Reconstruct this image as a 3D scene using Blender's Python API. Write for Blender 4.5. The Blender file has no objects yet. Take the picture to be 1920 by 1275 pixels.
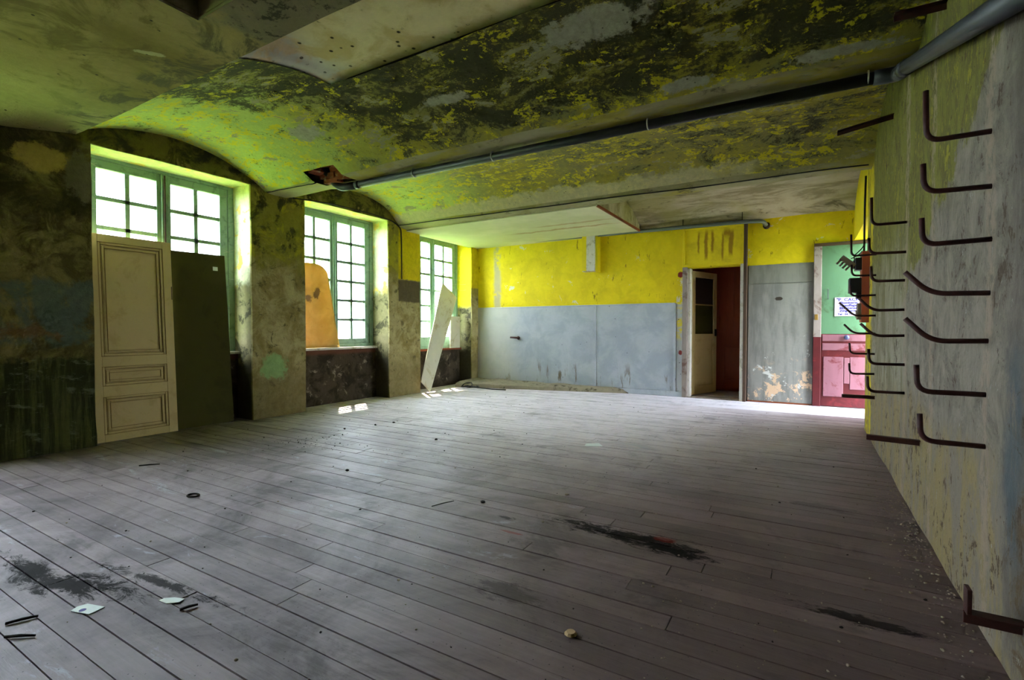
import bpy, bmesh, math, random
from mathutils import Vector, Matrix, noise as mnoise
random.seed(7)
sc = bpy.context.scene
COL = sc.collection

# ------------------------------------------------------------------ camera
cam_d = bpy.data.cameras.new('camera'); cam = bpy.data.objects.new('camera', cam_d); COL.objects.link(cam)
cam_d.sensor_width = 36.0; cam_d.lens = 933.0 / 1920.0 * 36.0; cam_d.clip_start = 0.02; cam_d.clip_end = 300
cam.location = (0, 0, 1.1)
cam.rotation_euler = (math.radians(90) - 0.02193, 0, 0.53347)
sc.camera = cam

# ------------------------------------------------------------------ sky, sun, exposure
world = bpy.data.worlds.new('sky'); sc.world = world; world.use_nodes = True
wn = world.node_tree.nodes; wl = world.node_tree.links; wn.clear()
w_out = wn.new('ShaderNodeOutputWorld'); w_bg = wn.new('ShaderNodeBackground')
w_bg.inputs['Color'].default_value = (0.76, 0.87, 1.0, 1); w_bg.inputs['Strength'].default_value = 13.0
wl.new(w_bg.outputs[0], w_out.inputs[0])
sun_d = bpy.data.lights.new('sun', 'SUN'); sun = bpy.data.objects.new('sun', sun_d); COL.objects.link(sun)
sun_d.energy = 12.0; sun_d.color = (1.0, 0.90, 0.72); sun_d.angle = math.radians(0.6)
el, az = math.radians(59), math.radians(-40)
sdir = Vector((math.cos(el) * math.cos(az), math.cos(el) * math.sin(az), -math.sin(el)))
sun.rotation_euler = sdir.to_track_quat('-Z', 'Y').to_euler(); sun.location = (-20, 16, 40)
sc.view_settings.view_transform = 'Standard'; sc.view_settings.look = 'None'
sc.view_settings.gamma = 1.0; sc.view_settings.use_curve_mapping = False
sc.view_settings.exposure = 1.75
sc.cycles.use_denoising = True; sc.cycles.use_adaptive_sampling = True; sc.cycles.adaptive_threshold = .05; sc.cycles.adaptive_min_samples = 16
sc.cycles.max_bounces = 9; sc.cycles.diffuse_bounces = 6; sc.cycles.transparent_max_bounces = 16
sc.cycles.caustics_reflective = False; sc.cycles.caustics_refractive = False
sc.cycles.sample_clamp_indirect = 12.0

# ------------------------------------------------------------------ constants (metres; floor z = 0)
XL, XR, YB = -5.73, 0.56, 8.36          # window wall, right wall, back wall
YF = -4.0                               # wall behind the camera
WY = [2.79 + 2.285 * k for k in (0, 1, 2, -1, -2)]   # window centres along the window wall
HALF = 0.77
HEAD = 2.825

# ------------------------------------------------------------------ helpers
def lin(c):
    return tuple(((v / 255) / 12.92 if v / 255 <= 0.04045 else (((v / 255) + 0.055) / 1.055) ** 2.4) for v in c) + (1,)

class N:
    """small node-tree builder for procedural materials"""
    def __init__(s, name, rough=0.9, spec=0.25):
        s.m = bpy.data.materials.new(name); s.m.use_nodes = True
        s.t = s.m.node_tree; s.n = s.t.nodes; s.l = s.t.links
        s.b = s.n['Principled BSDF']; s.b.inputs['Roughness'].default_value = rough
        s.b.inputs['Specular IOR Level'].default_value = spec
        g = s.n.new('ShaderNodeNewGeometry'); s.P = g.outputs['Position']
        sep = s.n.new('ShaderNodeSeparateXYZ'); s.l.new(s.P, sep.inputs[0]); s.X, s.Y, s.Z = sep.outputs
    def val(s, sock, v):
        if isinstance(v, bpy.types.NodeSocket): s.l.new(v, sock)
        else: sock.default_value = v
    def local(s):
        t = s.n.new('ShaderNodeTexCoord'); s.P = t.outputs['Object']
        sep = s.n.new('ShaderNodeSeparateXYZ'); s.l.new(s.P, sep.inputs[0]); s.X, s.Y, s.Z = sep.outputs
    def vec(s, st, off):
        m = s.n.new('ShaderNodeMapping'); s.l.new(s.P, m.inputs[0])
        m.inputs['Scale'].default_value = st; m.inputs['Location'].default_value = (off, off * 1.7, -off * .6)
        return m.outputs[0]
    def noise(s, scale, detail=4, rough=0.6, dist=0.0, st=(1, 1, 1), off=0.0):
        key = (scale, st, off); detail = min(detail, 7.0)
        if not hasattr(s, 'memo'): s.memo = {}
        if key in s.memo: return s.memo[key]
        s.memo[key] = s._noise(scale, detail, rough, dist, st, off); return s.memo[key]
    def _noise(s, scale, detail, rough, dist, st, off):
        n = s.n.new('ShaderNodeTexNoise'); s.l.new(s.vec(st, off), n.inputs['Vector'])
        n.inputs['Scale'].default_value = scale; n.inputs['Detail'].default_value = detail
        n.inputs['Roughness'].default_value = rough; n.inputs['Distortion'].default_value = dist
        return n.outputs['Fac']
    def voro(s, scale, st=(1, 1, 1), off=0.0, feat='F1'):
        n = s.n.new('ShaderNodeTexVoronoi'); n.feature = feat; s.l.new(s.vec(st, off), n.inputs['Vector'])
        n.inputs['Scale'].default_value = scale
        return n.outputs['Distance']
    def th(s, f, lo, hi):
        n = s.n.new('ShaderNodeMapRange'); n.interpolation_type = 'SMOOTHSTEP'
        s.val(n.inputs['Value'], f)
        if lo <= hi: a, b, c, d = lo, hi, 0, 1
        else: a, b, c, d = hi, lo, 1, 0
        n.inputs['From Min'].default_value = a; n.inputs['From Max'].default_value = b
        n.inputs['To Min'].default_value = c; n.inputs['To Max'].default_value = d
        return n.outputs[0]
    def op(s, o, a, b=0.0, c=None):
        n = s.n.new('ShaderNodeMath'); n.operation = o
        s.val(n.inputs[0], a); s.val(n.inputs[1], b)
        if c is not None: s.val(n.inputs[2], c)
        return n.outputs[0]
    def mul(s, *a):
        r = a[0]
        for x in a[1:]: r = s.op('MULTIPLY', r, x)
        return r
    def add(s, a, b): return s.op('ADD', a, b)
    def mx(s, a, b): return s.op('MAXIMUM', a, b)
    def inv(s, a): return s.op('SUBTRACT', 1.0, a)
    def wob(s, axis, amp, scale=3.0, off=0.0):
        """coordinate pushed around by noise, for ragged region edges"""
        n = s.noise(1.6, 5, .65, off=61) if scale < 2.3 else s.noise(4.2, 5, .68, off=62)
        return s.op('MULTIPLY_ADD', s.op('SUBTRACT', n, 0.5), amp * 2, axis)
    def band(s, c, a, b, soft=0.02):
        return s.mul(s.th(c, a - soft, a + soft), s.th(c, b + soft, b - soft))
    def blob(s, cx, cy, rx, ry, amp=.5, scale=4, ang=0.0, ax=('X', 'Y'), off=0.0, soft=.25, hf=False):
        """ragged stain around one place on a surface"""
        u = s.op('SUBTRACT', getattr(s, ax[0]), cx); v = s.op('SUBTRACT', getattr(s, ax[1]), cy)
        ca, sa = math.cos(ang), math.sin(ang)
        uu = s.op('DIVIDE', s.add(s.mul(u, ca), s.mul(v, sa)), rx)
        vv = s.op('DIVIDE', s.add(s.mul(u, -sa), s.mul(v, ca)), ry)
        d = s.op('SQRT', s.add(s.mul(uu, uu), s.mul(vv, vv)))
        nz = s.mul(s.noise(13.0, 6, .8, .6, st=(.6, 1.3, 1), off=52), 2.0) if hf else s.mul(s.noise(4.6, 7, .78, off=51), 2.0)
        d = s.op('MULTIPLY_ADD', s.op('SUBTRACT', nz, 1.0), amp * 3.0, d)
        return s.th(d, 1.0 + soft * .3, 1.0 - soft)
    def mix(s, f, a, b):
        n = s.n.new('ShaderNodeMix'); n.data_type = 'RGBA'
        s.val(n.inputs[0], f)
        for sock, v in ((n.inputs[6], a), (n.inputs[7], b)):
            if isinstance(v, bpy.types.NodeSocket): s.l.new(v, sock)
            else: sock.default_value = lin(v)
        return n.outputs[2]
    def tint(s, col, f, lo=.8, hi=1.2):
        """multiply a colour by a grey factor between lo and hi"""
        n = s.n.new('ShaderNodeMix'); n.data_type = 'RGBA'; n.blend_type = 'MULTIPLY'; n.inputs[0].default_value = 1
        s.l.new(col, n.inputs[6])
        r = s.op('MULTIPLY_ADD', f, hi - lo, lo)
        c = s.n.new('ShaderNodeCombineColor')
        for i in range(3): s.l.new(r, c.inputs[i])
        s.l.new(c.outputs[0], n.inputs[7]); return n.outputs[2]
    def rnd(s): return s.n.new('ShaderNodeObjectInfo').outputs['Random']
    def bump(s, h, strength=.5, dist=.01):
        n = s.n.new('ShaderNodeBump'); n.inputs['Strength'].default_value = strength
        n.inputs['Distance'].default_value = dist; s.l.new(h, n.inputs['Height'])
        s.l.new(n.outputs[0], s.b.inputs['Normal'])
    def done(s, col):
        if isinstance(col, bpy.types.NodeSocket): s.l.new(col, s.b.inputs['Base Color'])
        else: s.b.inputs['Base Color'].default_value = lin(col)
        return s.m

def simple(name, col, rough=.7, metal=0.0, var=.15, scale=12, spec=.3, bump=.0, st=(1, 1, 1), dirt=None):
    m = N(name, rough, spec); m.b.inputs['Metallic'].default_value = metal
    f = m.noise(scale, 5, .6, st=st)
    c = m.mix(0.0, col, col); c = m.tint(c, f, 1 - var, 1 + var)
    if dirt: c = m.mix(m.th(m.noise(scale * .6, 6, .7, .5, off=3), .52, .66), c, dirt)
    if bump: m.bump(f, bump, .006)
    return m.done(c)

def mk(name, vs, fs, mat=None, parent=None, smooth=False):
    me = bpy.data.meshes.new(name); me.from_pydata([tuple(v) for v in vs], [], fs); me.update()
    if smooth: me.polygons.foreach_set('use_smooth', [True] * len(me.polygons))
    o = bpy.data.objects.new(name, me); COL.objects.link(o)
    if mat: me.materials.append(mat)
    if parent: o.parent = parent
    return o
BF = [(0, 1, 3, 2), (4, 6, 7, 5), (0, 4, 5, 1), (2, 3, 7, 6), (0, 2, 6, 4), (1, 5, 7, 3)]
def bxv(a, b, c):
    return [(x, y, z) for x in a for y in b for z in c]
class MB:
    """collects boxes, prisms and tubes for one mesh"""
    def __init__(s): s.v = []; s.f = []
    def raw(s, vs, fs):
        k = len(s.v); s.v += [tuple(v) for v in vs]; s.f += [tuple(i + k for i in f) for f in fs]; return s
    def box(s, a, b, c, M=None):
        vs = bxv(a, b, c)
        if M: vs = [M @ Vector(v) for v in vs]
        return s.raw(vs, BF)
    def tube(s, pts, r, n=8, M=None):
        P = [Vector(p) for p in pts]; vs = []; fs = []
        t0 = (P[1] - P[0]).normalized()
        nrm = t0.orthogonal().normalized()
        for i, p in enumerate(P):
            t = ((P[min(i + 1, len(P) - 1)] - P[max(i - 1, 0)])).normalized()
            nrm = (nrm - t * nrm.dot(t)).normalized(); bn = t.cross(nrm)
            rr = r[i] if isinstance(r, (list, tuple)) else r
            for k in range(n):
                a = 2 * math.pi * k / n; q = p + (nrm * math.cos(a) + bn * math.sin(a)) * rr
                vs.append(M @ q if M else q)
        for i in range(len(P) - 1):
            for k in range(n):
                a, b = i * n + k, i * n + (k + 1) % n
                fs.append((a, b, b + n, a + n))
        fs.append(tuple(range(n))[::-1]); fs.append(tuple(range((len(P) - 1) * n, len(P) * n)))
        return s.raw(vs, fs)
    def build(s, name, mat, parent=None, smooth=False, bevel=0.0):
        o = mk(name, s.v, s.f, mat, parent, smooth)
        if bevel:
            b = o.modifiers.new('bevel', 'BEVEL'); b.width = bevel; b.segments = 2; b.limit_method = 'ANGLE'
        return o
def fillet(pts, r, n=5):
    P = [Vector(p) for p in pts]; out = [P[0]]
    for i in range(1, len(P) - 1):
        a, b, c = P[i - 1], P[i], P[i + 1]
        d1, d2 = (a - b), (c - b); rr = min(r, d1.length * .48, d2.length * .48)
        p, q = b + d1.normalized() * rr, b + d2.normalized() * rr
        for k in range(n + 1):
            t = k / n; out.append(p * (1 - t) ** 2 + b * 2 * t * (1 - t) + q * t * t)
    out.append(P[-1]); return out
def wobv(p, amp=.008, sc_=1.6):
    """uneven plaster: shift a point by smooth noise of its position"""
    q = Vector(p) * sc_
    d = mnoise.noise_vector(q) * amp + mnoise.noise_vector(q * 4.3) * amp * .35
    return Vector(p) + d
def gridbox(a, b, c, step=.12):
    """closed box with subdivided, uneven faces"""
    nx = max(1, round((a[1] - a[0]) / step)); ny = max(1, round((b[1] - b[0]) / step)); nz = max(1, round((c[1] - c[0]) / step))
    xs = [a[0] + (a[1] - a[0]) * i / nx for i in range(nx + 1)]
    ys = [b[0] + (b[1] - b[0]) * i / ny for i in range(ny + 1)]
    zs = [c[0] + (c[1] - c[0]) * i / nz for i in range(nz + 1)]
    vs = []; fs = []; idx = {}
    def vid(x, y, z):
        k = (round(x, 5), round(y, 5), round(z, 5))
        if k not in idx: idx[k] = len(vs); vs.append(k)
        return idx[k]
    def face(f, us, ws, flip):
        for i in range(len(us) - 1):
            for j in range(len(ws) - 1):
                q = [vid(*f(us[i], ws[j])), vid(*f(us[i + 1], ws[j])), vid(*f(us[i + 1], ws[j + 1])), vid(*f(us[i], ws[j + 1]))]
                fs.append(tuple(q[::-1] if flip else q))
    face(lambda u, w: (a[0], u, w), ys, zs, True); face(lambda u, w: (a[1], u, w), ys, zs, False)
    face(lambda u, w: (u, b[0], w), xs, zs, False); face(lambda u, w: (u, b[1], w), xs, zs, True)
    face(lambda u, w: (u, w, c[0]), xs, ys, True); face(lambda u, w: (u, w, c[1]), xs, ys, False)
    return vs, fs
def rough_wall(name, boxes, mat, step=.12, amp=.008, keep_floor=True, parent=None):
    m = MB()
    for bx in boxes: m.raw(*gridbox(*bx, step=step))
    vs = []
    for v in m.v:
        w = wobv(v, amp)
        if v[2] < .001: w.z = v[2]
        vs.append(w)
    return mk(name, vs, m.f, mat, parent)
def tag(o, label=None, cat=None, group=None, kind=None):
    if label: o['label'] = label
    if cat: o['category'] = cat
    if group: o['group'] = group
    if kind: o['kind'] = kind
    return o
def struct(o, label=None):
    o['kind'] = 'structure'
    if label: o['label'] = label
    return o
def empty(name, loc=(0, 0, 0)):
    o = bpy.data.objects.new(name, None); COL.objects.link(o); o.location = loc; o.empty_display_size = .1; return o
def adopt(parent, o):
    """parent o keeping the world position of its mesh"""
    o.parent = parent; o.matrix_parent_inverse = parent.matrix_world.inverted() if False else Matrix.Translation(-Vector(parent.location)); return o

# ================================================================== MATERIALS
def mat_vault():
    m = N('peeling_yellow_vault_paint', .88, .2)
    flow = (.7, 1.25, 1)
    big = m.noise(.9, 4, .6, .4); mid = m.noise(5.5, 7, .74, .5, st=flow); fine = m.noise(19, 5, .75, .3); mo = m.noise(2.9, 7, .76, .6, st=flow, off=7)
    c = m.mix(m.th(big, .38, .62), (140, 133, 78), (158, 147, 56))
    c = m.mix(m.th(mo, .46, .58), c, (128, 126, 84))
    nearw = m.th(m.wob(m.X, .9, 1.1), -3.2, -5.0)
    c = m.mix(m.mul(nearw, .8), c, (190, 208, 112))  # green daylight bounce near the windows painted into the vault colour
    # damp zones: crown, and the half of the first vault away from the windows
    wx = m.th(m.wob(m.X, .8, 1.4), -4.6, -3.0); yv = m.wob(m.Y, .3, 2.0)
    zone = m.op('MINIMUM', m.add(m.add(m.mul(m.band(yv, 2.7, 3.66, .22), wx), m.mul(m.band(yv, 4.3, 6.0, .3), m.mul(m.th(m.X, -3.4, -.2), .45))),
                                 m.mul(m.band(yv, 1.9, 2.8, .14), m.th(m.wob(m.X, .5, 1.2), -4.75, -4.35))), 1.0)
    # yellow flakes: smaller and fewer where it is mouldy
    fsum = m.add(m.mul(mid, .62), m.mul(fine, .38))
    fl = m.th(m.op('SUBTRACT', fsum, m.mul(zone, .028)), .512, .54)
    c = m.mix(m.mul(fl, .9), c, (212, 196, 28))
    # dark mould
    msum = m.add(m.mul(mo, .6), m.mul(fine, .4))
    mould = m.mul(m.th(m.op('MULTIPLY_ADD', zone, .13, msum), .53, .63), m.inv(m.mul(fl, .8)))
    c = m.mix(m.mul(mould, .92), c, (56, 53, 37))
    # bare plaster
    bare = m.th(m.add(m.mul(mo, -.55), m.mul(mid, .45)), .01, .025)
    c = m.mix(m.mul(bare, .9), c, (150, 144, 118))
    for (x, y, rx, ry) in ((-4.25, 3.2, .22, .13), (-1.25, 3.06, .42, .13), (-.2, 2.6, .5, .10), (-.75, 3.68, .22, .04), (.15, 3.69, .24, .04), (-2.6, 3.3, .2, .06)):
        c = m.mix(m.blob(x, y, rx, ry, .55), c, m.mix(fine, (140, 136, 122), (176, 172, 156)))
    edge = m.mul(m.th(m.wob(m.Y, .14, 3), 5.88, 5.93), m.th(m.wob(m.X, 1.4, 1), -.3, -1.0))
    c = m.mix(m.mul(edge, .85), c, (186, 177, 140))
    pit = m.mul(m.th(m.voro(21), .2, .1), m.th(mo, .5, .56))
    c = m.mix(m.mul(pit, .85), c, (40, 38, 26))
    c = m.tint(c, fine, .66, 1.34)
    m.bump(m.add(fine, m.mul(mid, .6)), .7, .014)
    return m.done(c)
def mat_flat_ceiling():
    m = N('stained_olive_plaster', .9, .2)
    big = m.noise(.8, 4, .6, .6); mid = m.noise(2.6, 7, .72, .8); fine = m.noise(15, 5, .75)
    c = m.mix(m.th(big, .4, .62), (148, 130, 82), (122, 104, 54))
    c = m.mix(m.mul(m.th(mid, .5, .62), .75), c, (98, 82, 36))
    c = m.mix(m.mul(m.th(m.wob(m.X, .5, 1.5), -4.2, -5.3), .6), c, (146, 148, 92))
    edge = m.mul(m.th(m.wob(m.Y, .3, 3), 1.55, 1.78), m.th(mid, .46, .56))
    c = m.mix(m.mul(edge, .8), c, (74, 70, 52))
    grey = m.mul(m.th(m.wob(m.X, .5, 2.5), -3.0, -2.7), m.th(m.wob(m.Y, .25, 2.5), 1.2, 1.45))
    c = m.mix(m.mul(grey, .85), c, (116, 106, 88))
    c = m.mix(m.mul(grey, m.th(m.add(m.mul(mid, .5), m.mul(fine, .5)), .5, .56), .9), c, (50, 46, 36))
    c = m.mix(m.mul(m.blob(-3.62, 1.6, .11, .03, .5, ang=.9), .7), c, (182, 172, 136))
    spk = m.mul(m.th(m.voro(11), .13, .06), m.th(mid, .47, .52))
    c = m.mix(spk, c, (40, 33, 18)); c = m.tint(c, fine, .74, 1.26)
    m.bump(fine, .5, .012); return m.done(c)
def mat_beam():
    m = N('grey_beam_plaster', .9, .2)
    mid = m.noise(3, 6, .65, .6, st=(.5, 1, 1)); fine = m.noise(15, 6, .7)
    c = m.mix(m.th(mid, .4, .6), (156, 150, 116), (140, 134, 92))
    c = m.mix(m.mul(m.th(m.noise(2.2, 6, .7, .3, st=(.4, 1, 1), off=5), .52, .6), .8), c, (158, 148, 52))
    c = m.mix(m.mul(m.th(m.noise(5, 6, .75, off=9), .56, .68), .8), c, (84, 80, 58))
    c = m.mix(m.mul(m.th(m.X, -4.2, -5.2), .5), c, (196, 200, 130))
    m.bump(fine, .4, .01); return m.done(m.tint(c, fine, .85, 1.15))
def mat_patch():
    m = N('beige_patch_board', .9, .2)
    mid = m.noise(3.0, 6, .65, .5); fine = m.noise(16, 5, .7)
    c = m.mix(m.th(mid, .4, .62), (222, 206, 164), (200, 178, 126))
    c = m.mix(m.mul(m.th(m.X, -2.9, -3.3), m.th(m.noise(5, 5, .6, off=3), .4, .55)), c, (206, 206, 190))
    c = m.mix(m.mul(m.th(m.voro(13), .24, .12), m.th(mid, .47, .55)), c, (58, 50, 32))
    m.bump(fine, .3, .01); return m.done(m.tint(c, fine, .88, 1.12))
def mat_vault_grey():
    m = N('bare_grey_vault', .9, .2)
    st = m.noise(3.0, 7, .7, .7, st=(.4, 1.4, 1)); fine = m.noise(14, 6, .7); big = m.noise(1.0, 4, .6, off=4)
    c = m.mix(m.th(st, .42, .6), (168, 158, 134), (128, 120, 92))
    c = m.mix(m.mul(m.th(big, .45, .65), .6), c, (140, 136, 74))
    c = m.mix(m.mul(m.th(m.noise(4, 6, .75, .5, st=(.5, 1, 1), off=12), .56, .68), .8), c, (84, 78, 56))
    m.bump(fine, .4, .01); return m.done(m.tint(c, fine, .85, 1.15))
def mat_false_panel():
    m = N('cream_false_ceiling', .85, .25)
    fine = m.noise(6, 5, .6)
    c = m.mix(m.th(m.noise(.9, 4, .6), .4, .6), (206, 204, 172), (192, 194, 154))
    yw = m.wob(m.Y, .12, 3.0)
    s1 = m.mul(m.band(yw, 7.35, 7.42, .05), m.band(m.X, -4.3, -2.6, .3)); s2 = m.mul(m.band(m.wob(m.Y, .1, 3, 7), 7.05, 7.1, .05), m.band(m.X, -3.7, -2.5, .3))
    c = m.mix(m.mul(m.mx(s1, s2), .8), c, (146, 108, 58))
    return m.done(m.tint(c, fine, .92, 1.08))
def mat_wall_left():
    m = N('mouldy_window_wall_plaster', .92, .2)
    big = m.noise(1.1, 5, .65, .6); mid = m.noise(3.6, 7, .7, .6); fine = m.noise(15, 6, .72)
    run = m.noise(3.0, 6, .7, .2, st=(1, 5, .35), off=3)
    # pier between the windows: ochre-beige render
    c = m.mix(m.th(mid, .4, .62), (158, 146, 104), (126, 112, 66))
    c = m.mix(m.mul(m.th(m.noise(6, 7, .75, .5, off=2), .55, .64), .8), c, (78, 70, 44))
    up = m.th(m.wob(m.Z, .3, 2.2), 1.75, 2.1)
    c = m.mix(up, c, (128, 121, 46))
    c = m.mix(m.mul(up, m.th(m.noise(2.8, 5, .6, .5, off=8), .5, .56)), c, (150, 142, 40))
    c = m.mix(m.mul(up, m.th(m.noise(3.4, 6, .7, .4, off=15), .53, .62)), c, (70, 70, 34))
    low = m.th(m.wob(m.Z, .25, 2.5, 4), .75, .4)
    c = m.mix(m.mul(low, .7), c, (104, 92, 56))
    c = m.mix(m.blob(3.85, .62, .2, .16, .45, 5, ax=('Y', 'Z')), c, (126, 152, 98))
    # the dark pier nearest the camera
    d0 = m.th(m.wob(m.Y, .03, 5), 2.06, 2.02)
    dk = m.mix(m.th(mid, .42, .6), (128, 118, 72), (84, 78, 42))
    dk = m.mix(m.mul(m.th(m.wob(m.Z, .3, 2), 2.05, 2.3), m.th(m.noise(2.6, 6, .7, .5, off=5), .44, .56)), dk, (62, 58, 28))
    dk = m.mix(m.blob(1.68, 2.6, .2, .13, .35, 4, ax=('Y', 'Z')), dk, (172, 152, 78))
    dk = m.mix(m.blob(1.95, 2.5, .13, .22, .45, 4, ax=('Y', 'Z'), off=4), dk, (112, 106, 82))
    blue = m.mul(m.band(m.wob(m.Z, .22, 2.6, 6), .95, 1.55, .05), m.th(m.noise(2.4, 5, .65, .4, off=11), .4, .52))
    dk = m.mix(m.mul(blue, .85), dk, (86, 100, 90))
    dk = m.mix(m.mul(m.band(m.wob(m.Z, .2, 3, 16), 1.02, 1.14, .04), m.th(m.noise(3, 5, .6, off=19), .45, .55), .8), dk, (112, 86, 50))
    base = m.th(m.wob(m.Z, .16, 2.6, 9), .86, .78)
    bcol = m.mix(m.th(run, .42, .6), (50, 54, 28), (86, 90, 50))
    bcol = m.mix(m.mul(m.th(m.noise(5, 6, .7, .3, st=(1, 1, 2.5), off=23), .56, .66), .7), bcol, (112, 116, 92))
    dk = m.mix(base, dk, bcol)
    c = m.mix(d0, c, dk)
    # arch above the lintels
    arch = m.th(m.wob(m.Z, .05, 4, 3), 2.80, 2.84)
    ac = m.mix(m.th(m.noise(3.5, 6, .7, .6, off=6), .45, .6), (110, 104, 42), (50, 50, 22))
    ac = m.mix(m.th(m.noise(4.5, 5, .6, off=26), .62, .65), ac, (132, 116, 66))
    c = m.mix(arch, c, ac)
    # third bay: yellow above a dark band
    b3 = m.th(m.wob(m.Y, .015, 6), 6.05, 6.08)
    y3 = m.mix(m.th(mid, .35, .7), (198, 178, 16), (176, 156, 20))
    c = m.mix(m.mul(b3, m.th(m.wob(m.Z, .02, 4), 1.9, 1.93)), c, y3)
    c = m.mix(m.mul(b3, m.band(m.wob(m.Z, .05, 4, 5), 1.55, 1.91, .02), m.th(m.Y, 6.8, 6.7)), c, (84, 74, 52))
    # window reveals: sunlit whiteness painted into the plaster, darker at the foot
    rev = m.th(m.X, -5.742, -5.765)
    rc = m.mix(m.th(mid, .4, .65), (232, 226, 198), (214, 208, 176))
    rc = m.mix(m.mul(m.th(m.Z, 2.6, 2.8), .8), rc, (206, 208, 120))
    rc = m.mix(m.th(m.noise(4, 5, .6, .3, off=14), .56, .62), rc, (238, 206, 110))
    rc = m.mix(m.th(m.wob(m.Z, .28, 2.2, 12), 1.75, 1.6), rc, (128, 120, 86))
    rc = m.mix(m.mul(m.th(m.noise(4, 6, .7, .4, off=20), .5, .6), m.th(m.Z, 1.9, 1.5)), rc, (72, 68, 50))
    rc = m.mix(m.th(m.wob(m.Z, .15, 3, 2), .78, .6), rc, (58, 54, 38))
    yrev = m.mul(m.th(m.Y, 6.9, 7.2), m.th(m.wob(m.Z, .05, 3), 1.5, 1.6)); rc = m.mix(yrev, rc, (232, 210, 40))
    c = m.mix(rev, c, rc)
    hole = m.th(m.voro(4.5, off=2), .035, .02)
    c = m.mix(hole, c, (24, 22, 14))
    c = m.tint(c, fine, .68, 1.62)
    m.bump(m.add(fine, mid), .7, .016); return m.done(c)
def mat_parapet():
    m = N('blackened_parapet_render', .95, .15)
    mid = m.noise(4, 7, .7, .5); fine = m.noise(18, 6, .7)
    c = m.mix(m.th(mid, .4, .55), (46, 40, 30), (72, 62, 48))
    c = m.mix(m.th(m.noise(5, 7, .75, .4, off=3), .56, .66), c, (138, 126, 108))
    c = m.mix(m.th(m.Z, .70, .76), c, (96, 62, 46))
    m.bump(m.add(fine, mid), .6, .015); return m.done(m.tint(c, fine, .8, 1.2))
def mat_wall_right():
    m = N('streaked_right_wall_plaster', .9, .22)
    run = m.noise(3.0, 7, .76, .5, st=(1, 1.7, .5)); mid = m.noise(4.4, 7, .78, .7, off=5); fine = m.noise(20, 5, .78, .4, st=(1, 1.2, .7))
    c = m.mix(m.th(mid, .38, .62), (128, 119, 106), (98, 91, 80))
    # yellow-green paint upper part; its ragged edge drops away from the camera
    zline = m.op('MULTIPLY_ADD', m.op('MINIMUM', m.op('SUBTRACT', m.Y, 2.6), 1.7), -.42, 1.96)
    zz = m.op('SUBTRACT', m.wob(m.Z, .3, 3), zline)
    ye = m.th(zz, -.02, .04)
    yc = m.mix(m.th(run, .42, .58), (108, 104, 44), (88, 84, 44))
    yc = m.mix(m.mul(m.th(m.add(m.mul(run, .5), m.mul(fine, .5)), .52, .6), .75), yc, (140, 132, 34))
    yc = m.mix(m.mul(m.th(m.add(m.mul(mid, .6), m.mul(fine, .4)), .54, .62), .7), yc, (70, 66, 40))
    c = m.mix(ye, c, yc)
    # far stretch: pale streaks
    far = m.mul(m.th(m.wob(m.Y, .3, 2), 3.8, 4.3), m.th(m.wob(m.Z, .4, 2), 1.85, 1.45))
    c = m.mix(m.mul(far, .8), c, m.mix(m.th(run, .43, .57), (136, 131, 112), (106, 98, 70)))
    # lower flaking part
    lo = m.th(m.wob(m.Z, .35, 2.0), .75, .5)
    lc = m.mix(m.th(run, .44, .56), (130, 114, 76), (118, 108, 97))
    lc = m.mix(m.th(m.add(m.mul(mid, .5), m.mul(fine, .5)), .53, .57), lc, (96, 80, 58))
    c = m.mix(m.mul(lo, .9), c, lc)
    # damp and bluish stretch beside the camera
    nr = m.th(m.wob(m.Y, .2, 3), 2.3, 2.1)
    c = m.mix(m.mul(nr, .7), c, m.mix(m.th(run, .42, .58), (98, 90, 82), (74, 68, 62)))
    c = m.mix(m.mul(nr, m.th(mid, .5, .56), m.th(m.Z, 1.0, .6)), c, (84, 68, 48))
    c = m.mix(m.mul(m.band(m.wob(m.Y, .12, 3), 2.06, 2.2, .05), m.band(m.wob(m.Z, .3, 2), .4, .95, .12), m.th(run, .46, .56), .6), c, (64, 80, 88))
    c = m.mix(m.mul(nr, m.th(m.Z, 1.75, 2.0), .7), c, (76, 70, 54))
    # yellow end strip
    c = m.mix(m.mul(m.th(m.wob(m.Y, .2, 3), 6.02, 6.12), m.th(run, .58, .5)), c, (186, 166, 24))
    # chips, roughened bands behind the hook rows, pale flecks
    chip = m.th(m.add(m.mul(mid, .5), m.mul(fine, .5)), .555, .575)
    c = m.mix(m.mul(chip, .8), c, (62, 47, 35))
    yw = m.wob(m.Y, .09, 5)
    rows = m.mul(m.mx(m.band(yw, 2.36, 2.44, .02), m.mx(m.band(yw, 4.06, 4.18, .03), m.band(yw, 3.3, 3.37, .02))), m.th(fine, .42, .52))
    c = m.mix(m.mul(rows, .7), c, (138, 122, 106))
    c = m.mix(m.mul(m.th(m.add(m.mul(run, .4), m.mul(fine, .6)), .405, .38), .7), c, (158, 154, 146))
    c = m.tint(c, fine, .6, 1.4); c = m.tint(c, mid, .75, 1.25)
    m.bump(m.add(fine, m.mul(mid, .7)), .7, .016); return m.done(c)
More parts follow.
